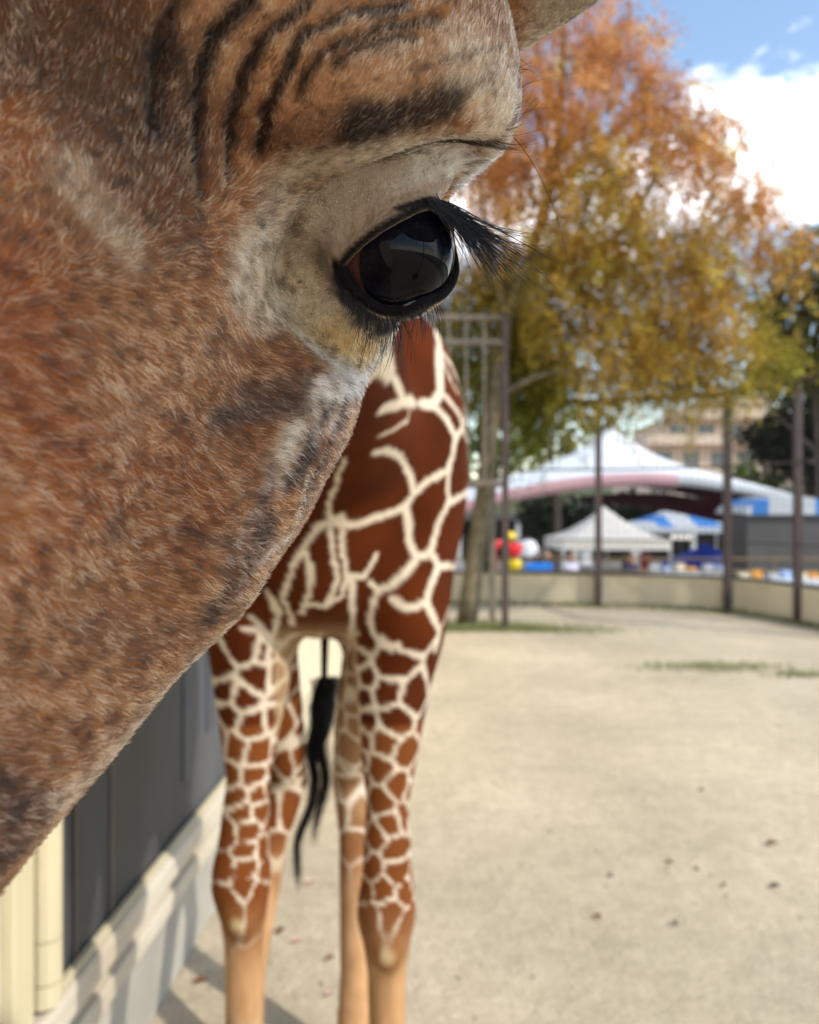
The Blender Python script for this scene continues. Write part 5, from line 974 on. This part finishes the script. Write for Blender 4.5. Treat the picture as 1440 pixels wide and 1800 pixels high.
# right: stall with a barrel roof in blue and white over grey panels
c = px(1362, 900, 20.5); st = empty('panel_stall', (c[0], 20.5, GZ)); tag(st, 'grey panelled stall with curved blue and white striped roof at the right', 'stall')
w = 1.02
MB().box((-w, -.8, 0), (w, .8, 2.68)).build('panel', m_dark, st); MB().box((w+.002, -.83, 0), (w+.06, .83, 2.74)).build('corner_post', m_pole, st)
for k in range(6):
    a0, a1 = math.pi * k / 6, math.pi * (k + 1) / 6; vs_ = []
    for a in np.linspace(a0, a1, 5): vs_ += [(-math.cos(a) * (w+.1), -.95, 2.72 + .42*math.sin(a)), (-math.cos(a) * (w+.1), .95, 2.72 + .42*math.sin(a))]
    vs_ += [(-math.cos(a0)*(w+.1), -.95, 2.70), (-math.cos(a1)*(w+.1), -.95, 2.70)]; fs_ = [(2*i, 2*i+2, 2*i+3, 2*i+1) for i in range(4)]; fs_.append(tuple([10] + [2*i for i in range(5)] + [11]))
    MB().add(vs_, fs_).build('roof_stripe', m_sky if k in (1, 4) else m_white, st, smooth=False)
# dark pavilion behind the tents (gives the shaded background), with a lit sign
c = px(1130, 900, 46); pv = empty('pavilion', (c[0], 46, GZ)); tag(pv, 'long dark open pavilion behind the market tents', 'building')
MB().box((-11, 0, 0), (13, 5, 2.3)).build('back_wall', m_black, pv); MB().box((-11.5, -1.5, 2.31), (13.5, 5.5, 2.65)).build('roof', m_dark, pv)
for x in np.arange(-10.5, 13, 3.2): MB().box((x, -1.3, 0), (x+.25, -1.05, 2.3)).build('column', m_pole, pv)
m_lit = bpy.data.materials.new('lit_sign'); m_lit.use_nodes = True; b_ = m_lit.node_tree.nodes['Principled BSDF']; b_.inputs['Base Color'].default_value = (.9, .86, .8, 1); b_.inputs['Emission Color'].default_value = (1, .9, .8, 1); b_.inputs['Emission Strength'].default_value = .5
c = px(1197, 944, 34.0); sg = empty('light_sign', c); tag(sg, 'small glowing white sign above the low blue tent', 'sign')
MB().box((-.46, .002, -.12), (.46, .05, .12)).build('backboard', m_dark, sg)
for x in (-.42, -.20, .02, .24): MB().box((x, -.03, -.09), (x+.17, 0, .09)).build('lit_panel', m_lit, sg, bevel=.02)
MB().tube([(0, .03, -.12), (0, .03, -(c[2]-GZ))], .03, 6).build('pole', m_dark, sg)
# yellow railing in front of the market
m_yel = mat('yellow_paint', s2l(126, 102, 58), rough=.6, vary=.25); c = px(1050, 900, 18.5); yr = empty('guard_railing', (c[0], 18.5, GZ)); tag(yr, 'long dull yellow railing running just behind the low cream wall', 'railing')
for z in (1.42, 1.70): MB().tube([(-6, 0, z), (6.5, 0, z)], .022, 6).build('rail', m_yel, yr, smooth=True)
for x in np.arange(-6, 6.6, 1.25): MB().tube([(x, 0, 0), (x, 0, 1.70)], .02, 6).build('post', m_yel, yr, smooth=True)
# balloon figure in red and yellow
def blob(c_, r_xyz, n=14):
    u_, v_ = np.meshgrid(np.linspace(0, 2*np.pi, n, endpoint=False), np.linspace(.02, np.pi-.02, n), indexing='ij'); d = np.stack([np.sin(v_)*np.cos(u_), np.sin(v_)*np.sin(u_), np.cos(v_)], -1).reshape(-1, 3)
    ii = np.arange(n*n).reshape(n, n); j = np.roll(ii, -1, 0); return d * r_xyz + np.asarray(c_), np.stack([ii[:, :-1], ii[:, 1:], j[:, 1:], j[:, :-1]], -1).reshape(-1, 4)
def weld(v, f):
    u_ = np.unique(f); k_ = np.full(len(v), -1); k_[u_] = np.arange(len(u_)); return v[u_], k_[f]
def heart(c_, s_):
    v, f = blob((0, 0, 0), (1, .55, 1), 20); x, z = v[:, 0], v[:, 2]; z2 = z * .9 + .45 * np.abs(x) - .15; x2 = x * (1 - .25 * sstep(.2, -1, z)); return np.c_[x2, v[:, 1], z2] * s_ + np.asarray(c_), f
m_r = mat('red_vinyl', s2l(226, 30, 40), rough=.35, vary=.08, spec=.6); m_y = mat('yellow_vinyl', s2l(246, 214, 20), rough=.35, vary=.08, spec=.6); m_b = mat('bright_blue_vinyl', s2l(10, 130, 235), rough=.4, vary=.06); m_w = mat('white_vinyl', s2l(226, 230, 236), rough=.45, vary=.06)
c = px(898, 900, 19.5); z1 = lambda y_: 1.81 - (y_ - 900) / 1440 * 19.5 - GZ; bf = empty('balloon_figure', (c[0], 19.5, GZ)); tag(bf, 'red and yellow heart shaped balloon figure behind the dark guard post', 'balloon')
v, f = heart((.09, 0, z1(968)), .22); mesh_np('heart', v, f, m_r, bf); v, f = heart((-.36, 0, z1(958)), .155); mesh_np('heart', v, f, m_r, bf)
v, f = blob((-.02, .08, z1(944)), (.17, .12, .13)); mesh_np('head', v, f, m_y, bf); v, f = blob((.08, .05, z1(992)), (.19, .16, .18)); mesh_np('base', v, f, m_y, bf)
MB().tube([(-.36, 0, z1(972)), (-.30, 0, 0)], .03, 6).build('stalk', m_r, bf); MB().tube([(.05, 0, 0), (.06, 0, z1(980))], .09, 8).build('stand', m_y, bf)
c = px(948, 900, 19); z1 = lambda y_: 1.81 - (y_ - 900) / 1440 * 19 - GZ; bb = empty('blue_bench', (c[0], 19, GZ)); tag(bb, 'bright blue block bench above the cream wall beside the balloon figure', 'bench')
MB().box((-.32, -.2, z1(1006)), (.32, .2, z1(990))).build('seat', m_b, bb, bevel=.03)
for x in (-.26, .26): MB().box((x-.05, -.15, 0), (x+.05, .15, z1(1006))).build('leg', m_b, bb)
c = px(928, 900, 21); z1 = lambda y_: 1.81 - (y_ - 900) / 1440 * 21 - GZ; pr = empty('white_parasol', (c[0], 21, GZ)); tag(pr, 'white dome parasol right of the balloon figure', 'parasol')
v, f = blob((0, 0, z1(975)), (.30, .30, .42), 18); k_ = (v[f][:, :, 2].min(1) > z1(975) - .08); dome_v, dome_f = weld(v, f[k_]); mesh_np('dome', dome_v, dome_f, m_w, pr); MB().tube([(0, 0, 0), (0, 0, z1(950))], .02, 6).build('pole', m_pole, pr)
c = px(1031, 900, 19.2); z1 = lambda y_: 1.81 - (y_ - 900) / 1440 * 19.2 - GZ; fl = empty('banner_flag', (c[0], 19.2, GZ)); tag(fl, 'plain white vertical banner with rounded top left of the thin fence post', 'banner')
vs_ = [(-.11, 0, z1(993)), (.11, 0, z1(993))] + [(.11*math.cos(a), 0, z1(948) + .06*math.sin(a)) for a in np.linspace(0, math.pi, 9)]; n_ = len(vs_)
MB().add(vs_ + [(x, .015, z) for x, y, z in vs_], [tuple(range(n_)), tuple(range(2*n_-1, n_-1, -1))] + [(i, (i+1) % n_, (i+1) % n_ + n_, i+n_) for i in range(n_)]).build('cloth', m_w, fl); MB().tube([(.125, .01, 0), (.125, .01, z1(942))], .014, 6).build('pole', m_pole, fl)
# red bin and tables with white goods
c = px(1135, 900, 19.6); z1 = lambda y_: 1.81 - (y_ - 900) / 1440 * 19.6 - GZ; bn = empty('red_bin', (c[0], 19.6, GZ)); tag(bn, 'dark red bin with an orange base near the cream tent', 'bin')
MB().tube([(0, 0, z1(996)), (0, 0, z1(978))], [.12, .14], 12).build('drum', mat('bin_red', s2l(150, 28, 50), rough=.5), bn, smooth=True); MB().tube([(0, 0, 0), (0, 0, z1(996))], [.13, .12], 12).build('base', mat('bin_orange', s2l(210, 100, 60), rough=.5), bn); v, f = blob((0, 0, z1(977)), (.14, .14, .06)); mesh_np('lid', v, f, mat('bin_lid', s2l(120, 20, 40), rough=.5), bn)
m_top = mat('white_table_top', s2l(214, 218, 226), rough=.5, vary=.1); m_goods = [m_white, mat('orange_goods', s2l(226, 160, 70), rough=.6), mat('cream_goods', s2l(236, 222, 190), rough=.6), mat('pale_blue_goods', s2l(170, 196, 236), rough=.6)]
TL = [(1160, 'beside the red bin'), (1205, 'left of the low blue tent'), (1255, 'in front of the low blue tent'), (1318, 'at the left end of the grey stall'), (1370, 'in front of the grey stall panel'), (1418, 'at the right end of the grey stall')]
for k, (x, where) in enumerate(TL):
    Y = 18.9 if x < 1280 else 17.4; c = px(x, 900, Y); tb = empty('stall_table', (c[0], Y, GZ)); tag(tb, 'white folding table ' + where, 'table', 'white stall tables behind the wall')
    zt = 1.81 - (1005 if x < 1280 else 1016) / 1440 * Y + 900 / 1440 * Y - GZ
    MB().box((-.27, -.3, zt-.16), (.27, .3, zt)).build('table_top', m_top, tb, bevel=.01)
    for sx in (-.24, .24):
        for sy in (-.26, .26): MB().tube([(sx, sy, 0), (sx, sy, zt-.16)], .02, 6).build('leg', m_pole, tb)
    for j in range(2):
        gx_ = -.14 + j * .26; hgt = random.uniform(.08, .22); bx_ = empty('goods_box', (c[0]+gx_, Y, GZ+zt)); col_ = [('white', 0), ('orange', 1), ('cream', 2), ('pale blue', 3)][(k*2+j*3) % 4]
        tag(bx_, f'{col_[0]} box, {"left" if j == 0 else "right"} one on the table ' + where, 'box', 'goods boxes on the stall tables')
        MB().box((-.10, -.12, .001), (.10, .12, hgt)).build('carton', m_goods[col_[1]], bx_, bevel=.01); MB().box((-.104, -.124, hgt+.001), (.104, .124, hgt+.02)).build('lid', m_goods[col_[1]], bx_)
# visitors: one continuous skin each
def person(label, x, Y, h_, shirt, trousers, hair, turn=0.0, arm=.12):
    c = px(x, 900, Y); root = empty('person', (c[0], Y, GZ), turn); tag(root, label, 'person', 'visitors at the market')
    s_ = h_ / 1.7; J = {'p': (0, 0, .92), 'c': (0, 0, 1.2), 'n': (0, 0, 1.44), 'h': (0, -.01, 1.56), 't': (0, -.01, 1.66), 'ls': (.18, 0, 1.38), 'le': (.24, .02, 1.12), 'lh': (.22, -arm, .90), 'rs': (-.18, 0, 1.38), 're': (-.25, .02, 1.12), 'rh': (-.22, -arm*1.5, .92), 'lk': (.10, -.02, .50), 'lf': (.10, .02, .08), 'lt': (.11, -.12, .04), 'rk': (-.10, -.04, .50), 'rf': (-.11, .05, .08), 'rt': (-.12, -.09, .04)}
    Rr = {'p': .15, 'c': .15, 'n': .06, 'h': .10, 't': .075, 'ls': .075, 'le': .05, 'lh': .04, 'rs': .075, 're': .05, 'rh': .04, 'lk': .075, 'lf': .05, 'lt': .04, 'rk': .075, 'rf': .05, 'rt': .04}
    E = 'pc cn nh ht cls lsle lelh crs rsre rerh plk lklf lflt prk rkrf rfrt'; ks = list(J); ed = []
    for w_ in E.split():
        for a in ks:
            if w_.startswith(a) and w_[len(a):] in ks: ed.append((ks.index(a), ks.index(w_[len(a):]))); break
    g = np.stack(np.meshgrid(np.linspace(-.45, .45, 34), np.linspace(-.35, .3, 25), np.linspace(0, 1.82, 66), indexing='ij'), -1)
    def fs(p_):
        d = np.full(len(p_), 9.0)
        for a, b in ed: d = smin(d, cone(p_, J[ks[a]], J[ks[b]], Rr[ks[a]], Rr[ks[b]]), .05)
        return d
    v, f = surface_nets(np.linspace(-.45, .45, 34), np.linspace(-.35, .3, 25), np.linspace(-.02, 1.82, 66), fs)
    o = mesh_np('figure', v * s_, f, m_people, root); z = v[:, 2]; cc = np.where((z > 1.46)[:, None], lin((196, 150, 122)), np.where((z > .90)[:, None], lin(shirt), np.where((z > .09)[:, None], lin(trousers), lin((40, 36, 36)))))
    cc = np.where(((np.abs(v[:, 0]) > .16) & (z < 1.0) & (z > .8) & (np.abs(v[:, 0]) > .17))[:, None], lin((196, 150, 122)), cc); col_attr(o.data, 'coat', cc)
    hv, hf = blob((0, .02, 1.63), (.105, .115, .11), 14); hv = hv[:]; k_ = (hv[hf][:, :, 2].mean(1) + hv[hf][:, :, 1].mean(1)*.9 > 1.60); mesh_np('hair', hv * s_, hf[k_], hair, root)
m_people = attr_mat('clothing_and_skin', 'coat', rough=.8, spec=.2); m_hair = mat('black_hair', s2l(34, 28, 26), rough=.5, vary=.2)
person('person in a pale lilac shirt standing left of the white banner', 1003, 22.5, 1.62, (206, 206, 232), (150, 130, 110), m_hair, .3)
person('person in dark clothes standing behind the blue bench', 962, 23, 1.68, (52, 54, 70), (44, 44, 54), m_hair, -.4)
person('person in dark clothes with a reddish top beside the white parasol', 948, 24, 1.70, (120, 60, 56), (50, 50, 62), m_hair, .8)
person('person in navy standing between the cream tent and red bin', 1110, 22, 1.60, (62, 62, 92), (200, 196, 190), m_hair, 0)
# ------------------------------------------------------------------ added parasol, out of view, that keeps the sun off the giraffe's face
pa = empty('unseen_shade_parasol', (1.12, -.62, 0)); tag(pa, 'large octagonal canvas parasol added out of view to shade the head of the giraffe', 'parasol')
MB().tube([(0, 0, 0), (0, 0, 3.22)], .028, 10).build('pole', m_pole, pa, smooth=True); MB().tube([(0, 0, .001), (0, 0, .12)], [.30, .26], 16).build('base', m_dark, pa)
for k in range(8):
    a0, a1 = math.pi * k / 4 + .39, math.pi * (k + 1) / 4 + .39; e0 = (1.12*math.cos(a0), 1.12*math.sin(a0), 2.86); e1 = (1.12*math.cos(a1), 1.12*math.sin(a1), 2.86)
    MB().add([(0, 0, 3.2), e0, e1, (e0[0], e0[1], 2.72), (e1[0], e1[1], 2.72)], [(0, 1, 2), (1, 3, 4, 2)]).build('canopy_panel', m_canvas, pa); MB().tube([(0, 0, 3.17), (e0[0], e0[1], 2.84)], .010, 6).build('rib', m_pole, pa)
# ------------------------------------------------------------------ apartment block on the slope behind
m_ap = mat('beige_render', s2l(206, 184, 162), rough=.85, vary=.12, scale=.4); m_ap2 = mat('pink_beige_render', s2l(214, 188, 172), rough=.85, vary=.1, scale=.4); m_gl = mat('window_glass', s2l(70, 76, 84), rough=.15, vary=.3, scale=.8, spec=.7)
c = px(1290, 900, 62); ap = empty('apartment_block', (c[0], 62, -1)); tag(ap, 'beige terraced apartment block with balconies behind the trees at the right', 'building')
zz = lambda y_: 1.81 - (y_ - 900) / 1440 * 62 + 1
for k, (x0, x1, y0, y1, dy) in enumerate([(1130, 1420, 905, 838, 0), (1150, 1400, 838, 780, 1.2), (1185, 1390, 780, 730, 2.4), (1255, 1380, 730, 702, 3.6)]):
    a, b = (x0 - 1290) / 1440 * 62, (x1 - 1290) / 1440 * 62; MB().box((a, dy, zz(y0)), (b, 9 + dy, zz(y1) - .02)).build('storey', m_ap if k % 2 else m_ap2, ap)
    MB().box((a-.4, dy-.9, zz(y1)-.02), (b+.4, dy-.02, zz(y1)+.14)).build('balcony_slab', m_ap2, ap); MB().box((a-.4, dy-.9, zz(y1)+.141), (b+.4, dy-.78, zz(y1)+.75)).build('parapet', m_ap, ap)
    n_ = int((b - a) / 2.1)
    for j in range(n_):
        wx = a + (j + .5) * (b - a) / n_; hh_ = (zz(y1) - zz(y0)); wd = MB().box((wx-.6, dy-.06, zz(y0)+hh_*.28), (wx+.6, dy-.002, zz(y0)+hh_*.80)).build('window', m_gl, ap)
        MB().box((wx-.03, dy-.10, zz(y0)+hh_*.28), (wx+.03, dy-.062, zz(y0)+hh_*.80)).build('mullion', m_pole, wd)
MB().box(((1255-1290)/1440*62-.3, 3.3, zz(702)-.0), ((1380-1290)/1440*62+.3, 12.9, zz(698))).build('roof', m_ap2, ap)
# hill behind everything
hv = np.array([(x, y) for x in np.linspace(-260, 260, 80) for y in np.linspace(70, 240, 24)]); hz_ = 10 * np.exp(-((hv[:, 1]-160)/55)**2) * (.6 + .5 * fbm(np.c_[hv, hv[:, :1]*0], .02)) - 1.1
ii = np.arange(80*24).reshape(80, 24); f = np.stack([ii[:-1, :-1], ii[1:, :-1], ii[1:, 1:], ii[:-1, 1:]], -1).reshape(-1, 4)
mesh_np('hill', np.c_[hv, hz_], f, mat('wooded_slope', s2l(78, 88, 50), rough=.95, vary=.5, scale=.3, bump=.8, bscale=1.5))['kind'] = 'structure'
# ------------------------------------------------------------------ small things on the ground
def gz_at(x, y): return float(.035 * (fbm(np.array([[x, y, 0.]]), .8)[0] - .5))
m_lf = [mat('dry_leaf', s2l(128, 84, 56), rough=.8, vary=.4, scale=40), mat('dark_leaf', s2l(84, 64, 50), rough=.8, vary=.4, scale=40), mat('pink_petal', s2l(214, 168, 164), rough=.7, vary=.2, scale=40)]
LV = [(1232, 1392, .03, 1, 'small dark leaf on the sand, farthest of the fallen leaves'), (1072, 1543, .026, 1, 'dark round leaf on the sand, leftmost of the middle cluster'), (1176, 1517, .032, 0, 'brown curled leaf on the sand in the middle of the cluster'), (1224, 1531, .022, 1, 'tiny grey leaf on the sand right of the brown curled leaf'), (1273, 1560, .03, 0, 'orange brown leaf on the sand, right one of the cluster'), (1357, 1487, .06, 0, 'large broken leaf lying near the right edge of the sand'), (1362, 1562, .045, 1, 'thin twig-like leaf near the right edge of the sand'), (1050, 1617, .04, 0, 'reddish leaf lying nearest the giraffe on open sand'), (1186, 1628, .034, 1, 'grey leaf on the sand below the brown cluster'), (352, 1728, .045, 0, 'reddish leaf on the shaded ground beside the plinth'), (545, 1556, .04, 2, 'pale pink petal on the ground below the tail'), (520, 1660, .035, 2, 'pale pink petal between the legs, middle one'), (578, 1752, .03, 2, 'pale pink petal between the legs, nearest the camera'), (493, 1640, .045, 0, 'brown leaf on the ground just behind the left foreleg'), (580, 1690, .035, 0, 'brown leaf on the ground beside the right hind hoof')]
for x, y, sz, mi, lab in LV:
    Y = 1.81 * 1440 / (y - 900); q = px(x, y, Y); t_ = random.uniform(0, 6.28); n_ = 9; vs_ = []
    for i in range(n_):
        u_ = i / (n_-1); wd = math.sin(math.pi * min(1, u_*1.05)) ** .8 * .36 * sz
        for sgn in (-1, 0, 1): vs_.append(((u_-.5)*sz, sgn*wd, .004 + .012*abs(sgn)*random.uniform(.5, 1.3) + .006*math.sin(3*u_)))
    fs_ = [(3*i+k, 3*(i+1)+k, 3*(i+1)+k+1, 3*i+k+1) for i in range(n_-1) for k in range(2)]
    lf = empty('fallen_leaf', (q[0], q[1], gz_at(q[0], q[1])), t_); tag(lf, lab, 'leaf', 'fallen leaves on the sand')
    MB().add(vs_, fs_).build('blade', m_lf[mi], lf, smooth=True); MB().tube([(-.5*sz, 0, .006), (-.75*sz, .1*sz, .010)], .0012, 5).build('stem', m_lf[1], lf)
# grass: along the wall foot, round the guard frame, a thin patch in the open
gb = []; r_g = np.random.default_rng(9)
def blades(n, fx):
    for i in range(n):
        x, y, hgt = fx(); a = r_g.uniform(0, 6.28); w_ = r_g.uniform(.004, .008); lx, ly = r_g.normal(0, hgt*.45, 2); z = gz_at(x, y) if False else -.01
        gb.append([(x - w_*math.cos(a), y - w_*math.sin(a), z), (x + w_*math.cos(a), y + w_*math.sin(a), z), (x + lx, y + ly, hgt)])
def along():
    i = r_g.uniform(0, 60); k = int(i); q = WP[k] * (1-(i-k)) + WP[k+1] * (i-k); dn = abs(r_g.normal(0, .14)); return q[0] - .05, q[1] - .04 - dn, r_g.uniform(.03, .14)
blades(9000, along); blades(5000, lambda: (.95 + r_g.normal(0, .62), 12.55 + abs(r_g.normal(0, .45)) - .2, r_g.uniform(.03, .12))); blades(1600, lambda: (1.9 + r_g.normal(0, .7), 12.6 + r_g.normal(0, .22), r_g.uniform(.02, .07)))
blades(1500, lambda: (3.55 + r_g.normal(0, .45), 9.55 + r_g.normal(0, .16), r_g.uniform(.02, .06))); blades(500, lambda: (4.35 + r_g.normal(0, .2), 9.1 + r_g.normal(0, .1), r_g.uniform(.02, .05)))
gb = np.array(gb).reshape(-1, 3); gm = mesh_np('grass', gb, np.arange(len(gb)).reshape(-1, 3), mat('grass_blades', s2l(136, 138, 88), rough=.7, vary=.4, scale=3, c2=s2l(108, 116, 66)), smooth=False)
tag(gm, 'thin green grass along the wall foot and round the guard frame', 'grass', kind='stuff')
# crumbs and pebbles scattered on the sand: real stones near the camera
sr = np.random.default_rng(12); pv_, pf_ = [], []; ico = np.array([(1,0,0),(-1,0,0),(0,1,0),(0,-1,0),(0,0,1),(0,0,-1)], float); icf = np.array([(0,2,4),(2,1,4),(1,3,4),(3,0,4),(2,0,5),(1,2,5),(3,1,5),(0,3,5)])
for i in range(1100):
    Y = sr.uniform(2.2, 9) ; X = sr.uniform(-.9, .55*Y); s_ = sr.lognormal(math.log(.0045), .5); pv_.append(ico * sr.uniform(.6, 1.2, (6, 1)) * s_ * [1, 1, .6] + [X, Y, gz_at(X, Y) + s_*.25 if i < 400 else .0]); pf_.append(icf + 6*i)
pb = mesh_np('pebbles', np.concatenate(pv_), np.concatenate(pf_), mat('pebble_stone', s2l(150, 138, 120), rough=.9, vary=.5, scale=30), smooth=False); tag(pb, 'fine pebbles scattered over the sandy paddock', 'pebbles', kind='stuff')
